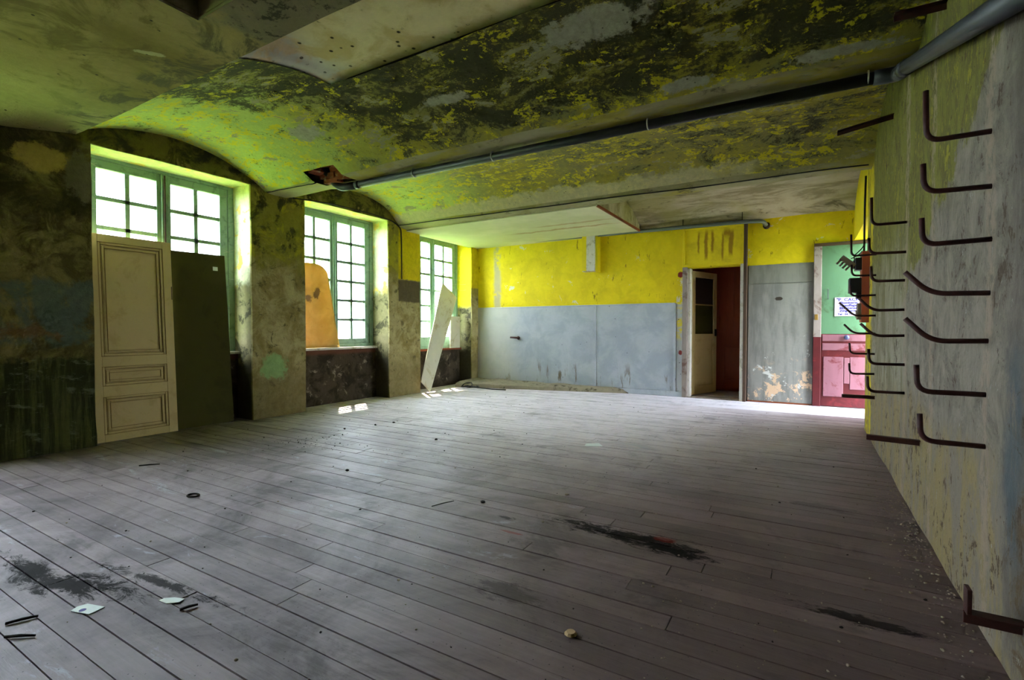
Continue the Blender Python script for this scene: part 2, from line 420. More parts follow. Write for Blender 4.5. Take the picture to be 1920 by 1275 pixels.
def mat_wall_back():
    m = N('chrome_yellow_back_wall', .8, .3)
    mid = m.noise(3.5, 6, .65, .5); fine = m.noise(14, 6, .7)
    c = m.mix(m.th(mid, .35, .7), (224, 202, 8), (206, 184, 10))
    c = m.mix(m.th(m.noise(4.5, 7, .72, .4, off=3), .63, .65), c, (206, 200, 172))
    c = m.mix(m.mul(m.th(m.noise(6, 6, .7, .3, st=(2, 1, .5), off=9), .63, .66), .8), c, (120, 96, 20))
    c = m.mix(m.mul(m.band(m.wob(m.X, .06, 4), -5.35, -5.2, .04), m.th(m.noise(3, 5, .6, off=4), .4, .5)), c, (170, 160, 120))
    c = m.mix(m.th(m.wob(m.Z, .015, 5), 1.53, 1.50), c, (168, 172, 176))
    rgt = m.th(m.X, -.80, -.78)
    c = m.mix(m.mul(rgt, m.th(m.wob(m.Z, .02, 5, 2), 2.07, 2.04)), c, (124, 122, 114))
    m.bump(fine, .4, .01); return m.done(m.tint(c, fine, .9, 1.1))
def mat_dado():
    m = N('grey_painted_dado', .7, .3)
    mid = m.noise(2.5, 6, .65, .4); fine = m.noise(12, 5, .7)
    c = m.mix(m.th(mid, .4, .62), (172, 176, 182), (156, 162, 170))
    c = m.mix(m.mul(m.th(m.noise(3, 6, .7, .3, st=(3, 1, .5), off=3), .56, .66), m.th(m.Z, .6, .25)), c, (110, 100, 80))
    c = m.mix(m.mul(m.th(m.voro(6), .05, .03)), c, (40, 36, 30))
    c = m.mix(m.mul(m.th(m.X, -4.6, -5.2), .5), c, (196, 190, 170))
    m.bump(mid, .15, .01); return m.done(m.tint(c, fine, .94, 1.06))
def mat_grey_panel():
    m = N('dark_grey_peeling_panel', .75, .3)
    mid = m.noise(2.8, 6, .68, .5); fine = m.noise(12, 6, .7); run = m.noise(4, 5, .6, .2, st=(2, 1, .35), off=2)
    c = m.mix(m.th(run, .42, .62), (132, 130, 122), (112, 110, 104))
    c = m.mix(m.mul(m.th(m.noise(4.5, 7, .72, .4, off=7), .55, .575), m.th(m.wob(m.Z, .3, 3), .7, .3)), c, (196, 164, 132))
    c = m.mix(m.mul(m.th(m.noise(5, 7, .72, .4, off=17), .6, .62), m.th(m.wob(m.Z, .3, 3), 1.1, .7)), c, (190, 188, 180))
    c = m.mix(m.mul(m.th(m.Z, 1.74, 1.78), .3), c, (110, 110, 92))
    c = m.mix(m.blob(-.35, 1.55, .06, .03, .3, 8, ax=('X', 'Z')), c, (50, 40, 30))
    m.bump(fine, .4, .01); return m.done(m.tint(c, fine, .9, 1.1))
def mat_board():
    m = N('dusty_grey_floorboard', .5, .26)
    r = m.rnd()
    n = m.n.new('ShaderNodeTexNoise'); n.noise_dimensions = '4D'
    m.l.new(m.vec((.9, 15, 1), 0), n.inputs['Vector']); m.l.new(m.mul(r, 40.0), n.inputs['W'])
    n.inputs['Scale'].default_value = 2.4; n.inputs['Detail'].default_value = 6; n.inputs['Roughness'].default_value = .66; n.inputs['Distortion'].default_value = .9
    grain = n.outputs['Fac']; mid = m.noise(1.5, 7, .7, .6); sm = m.noise(3.4, 7, .76, .6, st=(.7, 1.7, 1), off=17)
    c = m.mix(m.th(mid, .36, .64), (136, 121, 127), (106, 93, 99))
    c = m.mix(m.mul(m.th(m.wob(m.X, .9, .9), -2.0, -.2), .8), c, (98, 78, 74))            # trodden brown side
    c = m.tint(c, r, .80, 1.20); c = m.tint(c, grain, .62, 1.38)
    # pale plaster dust over the far and window side of the room, thinner in the walked streaks
    dust = m.mul(m.th(m.wob(m.Y, .9, 1.1), 2.7, 5.4), m.th(m.wob(m.X, .8, 1), 1.0, -2.2))
    dust = m.mul(dust, m.th(m.add(m.mul(sm, .55), m.mul(grain, .45)), .74, .44))
    c = m.mix(m.mul(dust, .88), c, (226, 215, 223))
    # strip of daylight under the back wall doors, painted into the board colour
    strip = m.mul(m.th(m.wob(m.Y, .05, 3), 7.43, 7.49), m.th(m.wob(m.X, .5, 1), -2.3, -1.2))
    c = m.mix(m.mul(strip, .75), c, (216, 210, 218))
    lime = m.mul(m.th(sm, .58, .68), m.th(m.X, -.8, -1.6))
    c = m.mix(m.mul(lime, .5), c, (170, 172, 186))                                            # limewash smears
    dirt = m.th(m.add(m.mul(sm, -.6), m.mul(mid, .6)), .03, .14)
    c = m.mix(m.mul(dirt, .5), c, (60, 54, 51))
    stain = None
    for (x, y, rx, ry, a, k) in ((-2.98, .83, .36, .06, .05, 1.0), (-2.70, .87, .34, .085, .3, 1.0), (-2.4, 1.06, .45, .03, .12, .95), (-.80, 2.57, .4, .085, .0, 1.0), (-.64, 2.52, .24, .075, -.1, 1.0),
                                 (-1.5, 2.46, .06, .035, 0, .8), (.2, 2.27, .22, .04, 0, .9), (-1.06, 1.75, .14, .07, 0, .5), (.1, 3.6, .2, .06, 0, .4), (-2.3, 2.0, .25, .05, 0, .3)):
        bl = m.mul(m.blob(x, y, rx, ry, .75, 9, a, soft=.55, hf=True), .96 * k); stain = bl if stain is None else m.mx(stain, bl)
    c = m.mix(stain, c, (18, 16, 15))
    c = m.mix(m.mul(m.th(m.voro(38), .13, .07), m.th(sm, .46, .52), .8), c, (36, 32, 30))       # grit specks
    m.l.new(m.op('MULTIPLY_ADD', stain, -.24, .26), m.b.inputs['Specular IOR Level'])
    c = m.mix(m.mul(m.blob(-.62, 2.62, .06, .03, .4), .8), c, (96, 22, 18))
    c = m.mix(m.mul(m.blob(-1.35, 2.3, .07, .012, .4), .7), c, (124, 48, 50))
    rr = m.op('MULTIPLY_ADD', mid, .3, .38); m.l.new(rr, m.b.inputs['Roughness'])
    m.bump(grain, .3, .006)
    return m.done(c)

M = dict(vault=mat_vault(), flat=mat_flat_ceiling(), beam=mat_beam(), patch=mat_patch(), vgrey=mat_vault_grey(), fpanel=mat_false_panel(),
         wl=mat_wall_left(), parapet=mat_parapet(), wr=mat_wall_right(), wb=mat_wall_back(), dado=mat_dado(), gpanel=mat_grey_panel(), board=mat_board())
M['sub'] = simple('dark_gap', (28, 24, 22), .95)
M['rust'] = simple('rusty_red_primer_steel', (60, 27, 21), .6, .0, .35, 30, .35, .3, dirt=(46, 28, 20))
M['pvc'] = simple('dark_grey_plastic_pipe', (44, 48, 52), .5, 0, .08, 8, .5)
M['pvc_light'] = simple('grey_plastic_pipe', (88, 96, 92), .45, 0, .1, 8, .5)
M['zinc'] = simple('zinc_clip', (170, 172, 176), .35, .8, .1, 20)
M['cable'] = simple('black_cable', (34, 33, 30), .6, 0, .2, 20)
M['wframe'] = simple('flaking_sage_green_paint', (132, 160, 138), .6, 0, .12, 18, .35, .2, dirt=(108, 134, 114))
M['cream'] = simple('cream_door_paint', (204, 180, 124), .55, 0, .06, 6, .35, .03, dirt=(192, 166, 108))
M['groove'] = simple('grime_and_shade_in_grooves', (146, 122, 74), .8, 0, .3, 14, .2)
M['greenboard'] = simple('olive_green_board', (70, 67, 26), .75, 0, .08, 5, .12, dirt=(62, 60, 22))
M['white'] = simple('white_paint', (206, 200, 190), .7, 0, .1, 14, .3, .1, dirt=(170, 160, 140))
M['plank'] = simple('pale_plank', (196, 190, 168), .75, 0, .14, 5, .25, .05, dirt=(170, 158, 124))
M['yellow'] = simple('yellow_transom_paint', (214, 192, 14), .7, 0, .12, 8, .3, .1)
M['brown'] = simple('dark_brown_wood', (70, 52, 38), .7, 0, .25, 10, .3, .1)
M['edge'] = simple('red_brown_edge', (122, 66, 40), .85, 0, .25, 12, .2)
M['brick'] = simple('exposed_red_brick', (146, 84, 58), .95, 0, .25, 25, .1, .4, dirt=(170, 150, 120))
M['cavity'] = simple('dark_rubble', (84, 58, 42), .95, 0, .5, 14, .1, .5)
M['stone'] = simple('crumbling_plinth', (138, 128, 108), .95, 0, .3, 9, .1, .6, dirt=(76, 66, 50))
M['redroom'] = simple('dark_red_varnished_boards', (176, 86, 56), .5, 0, .3, 6, .35, .1, st=(4, 4, .6))
M['redpaint'] = simple('worn_red_door_paint', (76, 13, 16), .55, 0, .3, 7, .35, .1, dirt=(104, 26, 30))
M['pink'] = simple('faded_pink_door_paint', (124, 80, 88), .6, 0, .18, 8, .3, .1, st=(2, 2, .5), dirt=(100, 40, 44))
M['dgreen'] = simple('mint_green_door_paint', (80, 114, 82), .6, 0, .16, 5, .3, .05, st=(2, 2, .5), dirt=(70, 94, 64))
M['frame_grey'] = simple('flaked_door_post', (136, 124, 116), .7, 0, .25, 8, .3, .1, st=(2, 2, .6), dirt=(96, 70, 60))
M['sign'] = simple('white_enamel_sign', (186, 176, 190), .35, 0, .03, 6, .5)
M['ink'] = simple('dark_blue_lettering', (44, 38, 120), .5, 0, .05, 6)
M['red_ink'] = simple('red_dot_lettering', (170, 40, 40), .5, 0, .05, 6)
M['black'] = simple('black_bakelite', (26, 24, 26), .4, 0, .2, 10, .5)
M['greybox'] = simple('old_grey_fuse_block', (112, 100, 84), .6, 0, .2, 12)
M['redboard'] = simple('red_brown_mounting_board', (150, 72, 46), .65, 0, .18, 10, .3, .1, st=(4, 4, .6))
M['card'] = simple('white_card', (214, 220, 218), .6, 0, .06, 25)
M['stick'] = simple('charred_stick', (34, 30, 26), .9, 0, .3, 20)
M['crumb'] = simple('plaster_crumb', (146, 134, 120), .95, 0, .3, 30, .1, dirt=(110, 96, 80))
M['coal'] = simple('dark_crumb', (44, 40, 38), .95, 0, .3, 30, .1)
M['biscuit'] = simple('tan_shard', (186, 158, 120), .9, 0, .2, 40, .1, .3)
M['grass'] = simple('sunlit_grass', (114, 140, 72), .95, 0, .3, 2, .1)
M['outer'] = simple('outer_render', (190, 184, 168), .9, 0, .1, 2, .1)
M['vest'] = simple('dull_added_vestibule_plaster', (132, 128, 124), .85, 0, .08, 3, .2)
M['brass'] = simple('brass_keyhole', (190, 150, 80), .35, .8, .1, 20)
M['blueknob'] = simple('blue_grey_knob', (70, 72, 104), .35, .2, .1, 20, .5)
def mat_glass():
    m = bpy.data.materials.new('dusty_window_glass'); m.use_nodes = True; t = m.node_tree; n = t.nodes; n.clear()
    o = n.new('ShaderNodeOutputMaterial'); tr = n.new('ShaderNodeBsdfTransparent'); gl = n.new('ShaderNodeBsdfGlossy'); tl = n.new('ShaderNodeBsdfTranslucent')
    gl.inputs['Roughness'].default_value = .04; tr.inputs[0].default_value = (.97, .98, .97, 1); tl.inputs[0].default_value = (.8, .8, .75, 1)
    lw = n.new('ShaderNodeLayerWeight'); lw.inputs[0].default_value = .5
    pw = n.new('ShaderNodeMath'); pw.operation = 'POWER'; pw.inputs[1].default_value = 4.0; t.links.new(lw.outputs['Facing'], pw.inputs[0])
    fr = n.new('ShaderNodeMath'); fr.operation = 'MULTIPLY_ADD'; fr.inputs[1].default_value = .4; fr.inputs[2].default_value = .02; t.links.new(pw.outputs[0], fr.inputs[0])
    nz = n.new('ShaderNodeTexNoise'); nz.inputs['Scale'].default_value = 5; mr = n.new('ShaderNodeMapRange'); mr.inputs['From Min'].default_value = .4; mr.inputs['From Max'].default_value = .8; mr.inputs['To Min'].default_value = .01; mr.inputs['To Max'].default_value = .06
    t.links.new(nz.outputs[0], mr.inputs[0])
    a = n.new('ShaderNodeMixShader'); b = n.new('ShaderNodeMixShader')
    t.links.new(mr.outputs[0], a.inputs[0]); t.links.new(tr.outputs[0], a.inputs[1]); t.links.new(tl.outputs[0], a.inputs[2])
    t.links.new(fr.outputs[0], b.inputs[0]); t.links.new(a.outputs[0], b.inputs[1]); t.links.new(gl.outputs[0], b.inputs[2])
    t.links.new(b.outputs[0], o.inputs[0]); return m
M['glass'] = mat_glass()
def mat_orange():
    m = N('translucent_orange_sheet', .45, .4)
    f = m.noise(3, 5, .6, .4); c = m.mix(m.th(f, .35, .65), (218, 178, 88), (198, 156, 62))
    st = m.mx(m.mul(m.blob(4.56, 1.53, .07, .06, .6, 10, ax=('Y', 'Z')), .7), m.mul(m.blob(4.72, 1.62, .06, .08, .6, 10, ax=('Y', 'Z'), off=3), .8))
    c = m.mix(st, c, (92, 58, 18)); c = m.mix(m.mul(m.th(m.noise(5, 6, .7, .8, off=6), .55, .7), .3), c, (160, 112, 30))
    mat = m.done(c)
    o = [x for x in m.n if x.type == 'OUTPUT_MATERIAL'][0]; tl = m.n.new('ShaderNodeBsdfTranslucent'); m.l.new(c, tl.inputs[0])
    ms = m.n.new('ShaderNodeMixShader'); ms.inputs[0].default_value = .2
    m.l.new(m.b.outputs[0], ms.inputs[1]); m.l.new(tl.outputs[0], ms.inputs[2]); m.l.new(ms.outputs[0], o.inputs[0]); return mat
M['orange'] = mat_orange()
def mat_transom():
    m = N('rust_stained_yellow_transom', .7, .3)
    c = m.mix(m.th(m.noise(5, 5, .6), .4, .65), (218, 196, 16), (196, 172, 20))
    dr = None
    for (x, w, a, b) in ((-1.47, .014, 2.3, 2.62), (-1.36, .022, 2.2, 2.62), (-1.27, .018, 2.3, 2.63), (-1.12, .014, 2.18, 2.58), (-1.0, .03, 2.25, 2.6), (-1.06, .05, 2.52, 2.62)):
        k = m.mul(m.band(m.wob(m.X, .03, 7, x), x - w, x + w, .012), m.band(m.wob(m.Z, .08, 6, x), a, b, .05)); dr = k if dr is None else m.mx(dr, k)
    return m.done(m.mix(m.mul(dr, .75), c, (120, 70, 14)))
M['transom'] = mat_transom()
def mat_flakystrip():
    m = N('yellow_and_white_flaking_strip', .8, .25)
    c = m.mix(m.th(m.wob(m.Z, .05, 5), 1.5, 1.52), (176, 178, 180), (212, 190, 20))
    c = m.mix(m.mul(m.band(m.Z, .95, 1.45, .06), m.th(m.noise(8, 5, .7), .45, .55)), c, (214, 196, 60))
    c = m.mix(m.mul(m.band(m.Z, 1.5, 1.9, .06), m.th(m.noise(7, 5, .7, off=4), .5, .58)), c, (206, 200, 180))
    for z in (1.98, .72): c = m.mix(m.blob(-1.755, z, .04, .05, .35, 14, ax=('X', 'Z'), off=z), c, (120, 40, 34))
    c = m.mix(m.th(m.noise(16, 4, .6, off=9), .66, .69), c, (60, 50, 36)); return m.done(c)
M['flaky'] = mat_flakystrip()

# ================================================================== STRUCTURE
# ---- floor: sub-floor plus boards
fl = struct(MB().box((-6.3, 1.22), (YF - .2, 10.6), (-.16, -.022)).build('floor', M['sub']), 'worn grey wooden plank floor covered in dust and stains')
BW = .1035
def board_mb(x0, x1, y0, y1):
    e = .0026; t = random.uniform(-.0022, .0012)
    return bxv((x0 + e, x1 - e), (y0 + e, y1 - e), (-.022, t))
y = -.55; rows = 0
while y < YB - .01:
    y1 = min(y + BW, YB + .01)
    xr = XR + .02 if y1 < 6.62 else 1.22
    cuts = [XL - .55]
    x = XL - .55 + random.uniform(.9, 2.9)
    while x < xr - .6:
        cuts.append(x); x += random.uniform(2.1, 3.4)
    cuts.append(xr)
    for a, b in zip(cuts, cuts[1:]):
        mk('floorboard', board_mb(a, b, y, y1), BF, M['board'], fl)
    y = y1; rows += 1
rest = MB(); y = YF
while y < -.56:
    y1 = min(y + BW, -.55); rest.raw(board_mb(XL - .5, -2.4, y, y1), BF); rest.raw(board_mb(-2.4, XR + .02, y, y1), BF); y = y1
for i in range(22): rest.raw(board_mb(-2.6, .6, 8.38 + i * BW, 8.38 + (i + 1) * BW), BF)
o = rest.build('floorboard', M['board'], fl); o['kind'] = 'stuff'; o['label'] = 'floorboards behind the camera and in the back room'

# ---- window wall
edges = [YF]
for yc in sorted(WY): edges += [yc - HALF, yc + HALF]
edges.append(YB + .2)
boxes = []
for i in range(0, len(edges), 2): boxes.append(((-6.3, XL), (edges[i], edges[i + 1]), (0, 3.35)))
for yc in WY: boxes.append(((-6.3, XL), (yc - HALF, yc + HALF), (HEAD, 3.35)))
wleft = struct(rough_wall('wall_left', boxes, M['wl'], .1, .012), 'mouldy peeling window wall with deep reveals and arched heads')
for i, yc in enumerate(WY):
    zt = .80 if i != 2 else .70
    p = rough_wall('parapet', [((-6.26, -6.03), (yc - HALF - .02, yc + HALF + .02), (0, zt))], M['parapet'], .12, .008, parent=wleft)
    s = MB().box((-6.2, -5.99), (yc - HALF - .01, yc + HALF + .01), (zt - .005, zt + .028)).build('window_sill', M['white'] if i != 2 else M['edge'], wleft, bevel=.006)

# ---- windows with two casements of 2 x 6 panes
def make_window(k, yc, zs):
    w = empty('window_%d' % k, (-6.12, yc, zs)); struct(w, 'sage-green wooden casement window with small panes')
    x0, x1 = -6.17, -6.08; zt = HEAD + .01
    f = MB()
    f.box((x0, x1), (yc - .785, yc - .70), (zs, zt)).box((x0, x1), (yc + .70, yc + .785), (zs, zt))
    f.box((x0, x1), (yc - .70, yc + .70), (zt - .045, zt)).box((x0, x1), (yc - .70, yc + .70), (zs, zs + .05))
    adopt(w, f.build('frame', M['wframe'], bevel=.004))
    gz0, gz1 = .953, 2.71
    for s in (-1, 1):
        a, b = (yc + s * .07, yc + s * .605); lo, hi = min(a, b), max(a, b)
        so, si = sorted((yc + s * .605, yc + s * .695)), sorted((yc + s * .012, yc + s * .07))
        c = MB(); xa, xb = -6.15, -6.09
        c.box((xa, xb), so, (zs + .05, zt - .045)).box((xa, xb), si, (zs + .05, zt - .045))
        c.box((xa, xb), (lo, hi), (gz1, zt - .045)).box((xa, xb), (lo, hi), (zs + .05, gz0))
        cs = adopt(w, c.build('casement', M['wframe'], bevel=.004))
        yv = [lo, (lo + hi) / 2, hi]; zv = [gz0 + (gz1 - gz0) * i / 6 for i in range(7)]
        mm = MB().box((-6.14, -6.10), (yv[1] - .021, yv[1] + .021), (gz0, gz1)).build('glazing_bar', M['wframe']); mm.parent = cs; mm.matrix_parent_inverse = Matrix()
        for z in zv[1:-1]:
            g = MB().box((-6.14, -6.10), (lo, hi), (z - .019, z + .019)).build('glazing_bar', M['wframe']); g.parent = cs
        for i in range(2):
            for j in range(6):
                g = MB().box((-6.123, -6.119), (yv[i], yv[i + 1]), (zv[j], zv[j + 1])).build('pane', M['glass']); g.parent = cs
    cov = MB().box((-6.10, -6.065), (yc - .03, yc + .03), (zs + .05, zt - .045)).build('centre_strip', M['wframe'], bevel=.006); adopt(w, cov)
    rod = MB().tube([(-6.055, yc - .005, zs + .25), (-6.055, yc - .005, zt - .06)], .008, 6).build('espagnolette_rod', M['rust'] if k == 1 else M['wframe']); adopt(w, rod)
    return w
# casements keep world coordinates: the window empties sit at the sill, parts are offset back
for k, (yc, zs) in enumerate(zip(WY, (.83, .83, .73, .83, .83)), 1): make_window(k, yc, zs)

# ---- right wall, lintel, unseen vestibule added to shape daylight from the side opening
wright = struct(rough_wall('wall_right', [((XR, XR + .25), (YF, 6.62), (0, 3.35))], M['wr'], .11, .009), 'streaked grey and yellow plaster wall carrying rusty hooks')
lint = rough_wall('lintel', [((XR, XR + .25), (6.6, YB + .02), (2.32, 3.35))], M['yellow'], .15, .008, parent=wright)
struct(MB().box((XR + .25, 1.25), (6.4, 6.62), (0, 3.35)).box((1.05, 1.25), (6.62, 7.5), (0, 3.35)).box((1.05, 1.25), (7.5, YB), (2.7, 3.35)).build('wall_added_vestibule', M['vest']), 'added unseen lobby walls shaping the daylight past the right wall')
struct(MB().box((1.2, 6.0), (6.0, 10.0), (-.12, -.004)).build('terrace', M['stone']), 'unseen dark terrace added outside the side opening')  # added out of view, kept dark to limit bounce onto the door

# ---- back wall
bw = [((-6.3, -1.70), (YB, YB + .2), (0, 3.35)), ((-.78, 1.6), (YB, YB + .2), (0, 3.35)), ((-1.70, -.78), (YB, YB + .2), (2.08, 3.35))]
wback = struct(rough_wall('wall_back', bw, M['wb'], .15, .007), 'chrome-yellow back wall above grey dado boards')
for (a, b) in ((-5.73, -3.235), (-3.215, -1.84)):
    MB().box((a, b), (YB - .018, YB + .01), (.09, 1.515)).build('dado_panel', M['dado'], wback, bevel=.003)
MB().box((-3.25, -3.20), (YB - .03, YB + .01), (.09, 1.515)).build('batten', M['dado'], wback, bevel=.004)
MB().box((-1.86, -1.82), (YB - .035, YB + .01), (.06, 1.515)).build('batten', M['dado'], wback, bevel=.004)
MB().box((-5.72, -1.84), (YB - .026, YB + .01), (1.508, 1.53)).build('dado_rail', M['dado'], wback, bevel=.003)
MB().box((-1.82, -1.70), (YB - .02, YB + .01), (.06, 2.72)).build('flaking_strip', M['flaky'], wback)
MB().box((-2.9, -1.70), (YB - .045, YB), (0, .085)).build('skirting', M['dado'], wback, bevel=.006)
MB().box((-.76, .085), (YB - .018, YB + .01), (.02, 1.775)).build('wall_panel', M['gpanel'], wback, bevel=.003)
MB().box((-.76, .085), (YB - .012, YB + .01), (1.78, 2.06)).build('wall_panel', M['gpanel'], wback, bevel=.003)
MB().box((-.76, .085), (YB - .03, YB), (0, .02)).build('skirting', M['edge'], wback)
# stone plinth widening towards the window corner
pv = []; n = 26
for i in range(n + 1):
    t = i / n; x = -5.73 + (5.73 - 2.6) * t; d = .72 * (1 - t) + .05; hh = .10 * (1 - .35 * t) + .02 * mnoise.noise((x * 3, 0, 0))
    yf = YB - d + .03 * mnoise.noise((x * 5, 3, 0))
    pv += [(x, YB, 0), (x, YB, hh + .02), (x, yf + .12 * (1 - t) + .02, hh), (x, yf + .02, hh * .7), (x, yf, 0)]
pf = [(i * 5 + k, i * 5 + k + 1, i * 5 + k + 6, i * 5 + k + 5) for i in range(n) for k in range(4)]
pf += [(0, 1, 2, 3, 4), tuple(n * 5 + k for k in (4, 3, 2, 1, 0))]
mk('plinth', pv, pf, M['stone'], wback)
# boxed duct stub under the pipe
st = MB().box((-3.41, -3.17), (YB - .16, YB + .01), (2.11, 2.74)).build('duct_box', M['white'], wback, bevel=.006)
MB().box((-3.17, -3.13), (YB - .14, YB + .01), (2.10, 2.74)).build('duct_edge', M['yellow'], wback)
MB().box((-3.41, -3.33), (YB - .163, YB - .15), (2.12, 2.73)).build('paint_strip', M['yellow'], wback)

# ---- wall behind the camera
struct(rough_wall('wall_front', [((-6.3, XR + .25), (YF - .2, YF), (0, 3.35))], M['wl'], .4, .008), 'plaster wall behind the camera')

# ---- ceiling
def sheet(name, prof, xs, mat, parent=None, skip=None, thick=.0, amp=.014, extra=None):
    vs = []; fs = []
    for x in xs:
        for (yy, zz) in prof:
            v = wobv((x, yy, zz), amp, 1.3)
            if extra: v = extra(v, x, yy)
            vs.append(v)
    m = len(prof)
    for i in range(len(xs) - 1):
        for j in range(m - 1):
            if skip and skip((xs[i] + xs[i + 1]) / 2, (prof[j][0] + prof[j + 1][0]) / 2): continue
            fs.append((i * m + j, i * m + j + 1, (i + 1) * m + j + 1, (i + 1) * m + j))
    return mk(name, vs, fs, mat, parent, smooth=True)
def curve(pts, n):
    """Catmull-Rom through profile points"""
    P = [Vector((a, b, 0)) for a, b in pts]; P = [2 * P[0] - P[1]] + P + [2 * P[-1] - P[-2]]; out = []
    for i in range(1, len(P) - 2):
        for k in range(n):
            t = k / n; a, b, c, d = P[i - 1], P[i], P[i + 1], P[i + 2]
            q = .5 * ((2 * b) + (c - a) * t + (2 * a - 5 * b + 4 * c - d) * t * t + (3 * b - a - 3 * c + d) * t ** 3)
            out.append((q.x, q.y))
    out.append(pts[-1]); return out
def lins(a, b, step):
    n = max(1, round((b - a) / step)); return [a + (b - a) * i / n for i in range(n + 1)]
XS = sorted(set([round(v, 4) for v in lins(-5.85, -4.85, .07) + lins(-4.85, -4.35, .07) + lins(-4.35, -3.38, .07) + lins(-3.38, -.3, .08) + lins(-.3, .7, .08)]))
v1 = curve([(1.915, 2.862), (1.985, 2.935), (2.3, 3.045), (2.70, 3.098), (3.132, 3.045), (3.435, 2.945), (3.631, 2.853), (3.745, 2.785)], 5)
v1 = [q for q in v1]
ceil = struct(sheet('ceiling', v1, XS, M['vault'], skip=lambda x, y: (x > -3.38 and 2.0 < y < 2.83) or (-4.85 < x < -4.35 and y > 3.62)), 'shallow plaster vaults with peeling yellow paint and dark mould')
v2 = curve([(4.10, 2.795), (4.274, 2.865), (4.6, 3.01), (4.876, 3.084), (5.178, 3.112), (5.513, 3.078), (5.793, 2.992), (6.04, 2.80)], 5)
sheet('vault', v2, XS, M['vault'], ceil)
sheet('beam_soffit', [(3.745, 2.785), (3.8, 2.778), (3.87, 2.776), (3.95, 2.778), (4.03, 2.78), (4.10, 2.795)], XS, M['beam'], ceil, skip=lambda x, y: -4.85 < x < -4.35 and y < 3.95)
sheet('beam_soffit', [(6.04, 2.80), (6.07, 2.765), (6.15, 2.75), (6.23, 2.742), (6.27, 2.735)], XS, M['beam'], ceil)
v3 = curve([(6.27, 2.735), (6.45, 2.87), (6.8, 3.0), (7.3, 3.07), (7.8, 3.0), (8.15, 2.87), (8.4, 2.72)], 5)
sheet('vault', v3, XS, M['vgrey'], ceil)
def cove(v, x, yy):
    t = max(0, min(1, (-5.2 - x) / .5)); k = max(0, min(1, (1.9 - yy) / .5)); v.z -= .10 * t * t * k; return v
fp = [(yy, 2.86 - .0 * yy) for yy in lins(-.2, 1.55, .1) + lins(1.55, 1.915, .09)[1:]]
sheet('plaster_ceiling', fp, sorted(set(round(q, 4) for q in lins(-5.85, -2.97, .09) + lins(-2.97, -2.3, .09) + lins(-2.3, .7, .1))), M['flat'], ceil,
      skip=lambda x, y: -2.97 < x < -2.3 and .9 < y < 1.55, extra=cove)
hb = MB()
hb.raw([(-2.97, .9, 2.84), (-2.97, 1.55, 2.84), (-2.97, 1.55, 3.12), (-2.97, .9, 3.12)], [(0, 1, 2, 3)])
hb.raw([(-2.97, 1.55, 2.84), (-2.3, 1.55, 2.84), (-2.3, 1.55, 3.12), (-2.97, 1.55, 3.12)], [(0, 1, 2, 3)])
hb.raw([(-2.3, .9, 2.84), (-2.3, 1.55, 2.84), (-2.3, 1.55, 3.12), (-2.3, .9, 3.12), (-2.97, .9, 3.12), (-2.97, 1.55, 3.12), (-2.97, .9, 2.84)], [(0, 1, 2, 3), (3, 2, 5, 4), (0, 3, 4, 6)])
hb.build('ceiling_hatch', M['vgrey'], ceil)
# the ceiling behind the camera
vb = curve([(-2.3, 2.79), (-1.9, 3.0), (-1.25, 3.1), (-.6, 3.0), (-.2, 2.86)], 4); vb2 = [(-4.1, 2.95), (-3.4, 3.1), (-2.7, 3.0), (-2.3, 2.79)]
sheet('vault', vb2[:-1] + vb, lins(-5.85, .7, .3), M['vault'], ceil)
# beige board closing the crown of the first vault, sides showing the cut
def v1z(yy):
    for (ya, za), (yb, zb) in zip(v1, v1[1:]):
        if ya <= yy <= yb: return za + (zb - za) * (yy - ya) / (yb - ya)
    return v1[-1][1]
def crown(v, x, yy):
    t = max(0, min(1, (x + 3.36) / .16)); t = t * t * (3 - 2 * t); v.z = (v1z(yy) + .012) * (1 - t) + 3.135 * t + (v.z - 3.1) * .4; return v
sheet('patch_board', [(yy, 3.1) for yy in lins(1.97, 2.85, .08)], lins(-3.42, -3.1, .04) + lins(-3.1, .7, .15)[1:], M['patch'], ceil, amp=.006, extra=crown)
cut = MB()
cut.box((-3.26, .6), (2.834, 2.842), (3.094, 3.15))
cut.build('cut_edge', M['coal'], ceil)
# broken corner of the beam: bricks in a cavity
cav = MB(); X0, X1, Y0, Y1, ZT = -4.86, -4.34, 3.56, 3.97, 3.0
cav.raw([(X0, Y0, 2.92), (X0, Y1, 2.80), (X0, Y1, ZT), (X0, Y0, ZT), (X1, Y0, 2.92), (X1, Y1, 2.80), (X1, Y1, ZT), (X1, Y0, ZT)], [(0, 1, 2, 3), (4, 7, 6, 5), (1, 5, 6, 2), (3, 2, 6, 7)])
cav.build('cavity', M['cavity'], ceil)
bverts = bxv((-.105, .105), (-.05, .05), (-.03, .03)); bme = None
for (x, y, z, rz, rx) in ((-4.74, 3.90, 2.86, .1, .2), (-4.52, 3.92, 2.87, -.1, -.1), (-4.70, 3.92, 2.81, .05, .1), (-4.46, 3.90, 2.82, .25, .25), (-4.80, 3.80, 2.90, 1.4, -.2), (-4.58, 3.90, 2.93, .0, .3), (-4.42, 3.80, 2.90, 1.2, .1), (-4.66, 3.78, 2.96, .1, .0)):
    if bme is None:
        b = mk('brick', bverts, BF, M['brick'], ceil); bme = b.data
    else:
        b = bpy.data.objects.new('brick', bme); COL.objects.link(b); b.parent = ceil
    b.location = (x, y, z); b.rotation_euler = (rx, 0, rz)
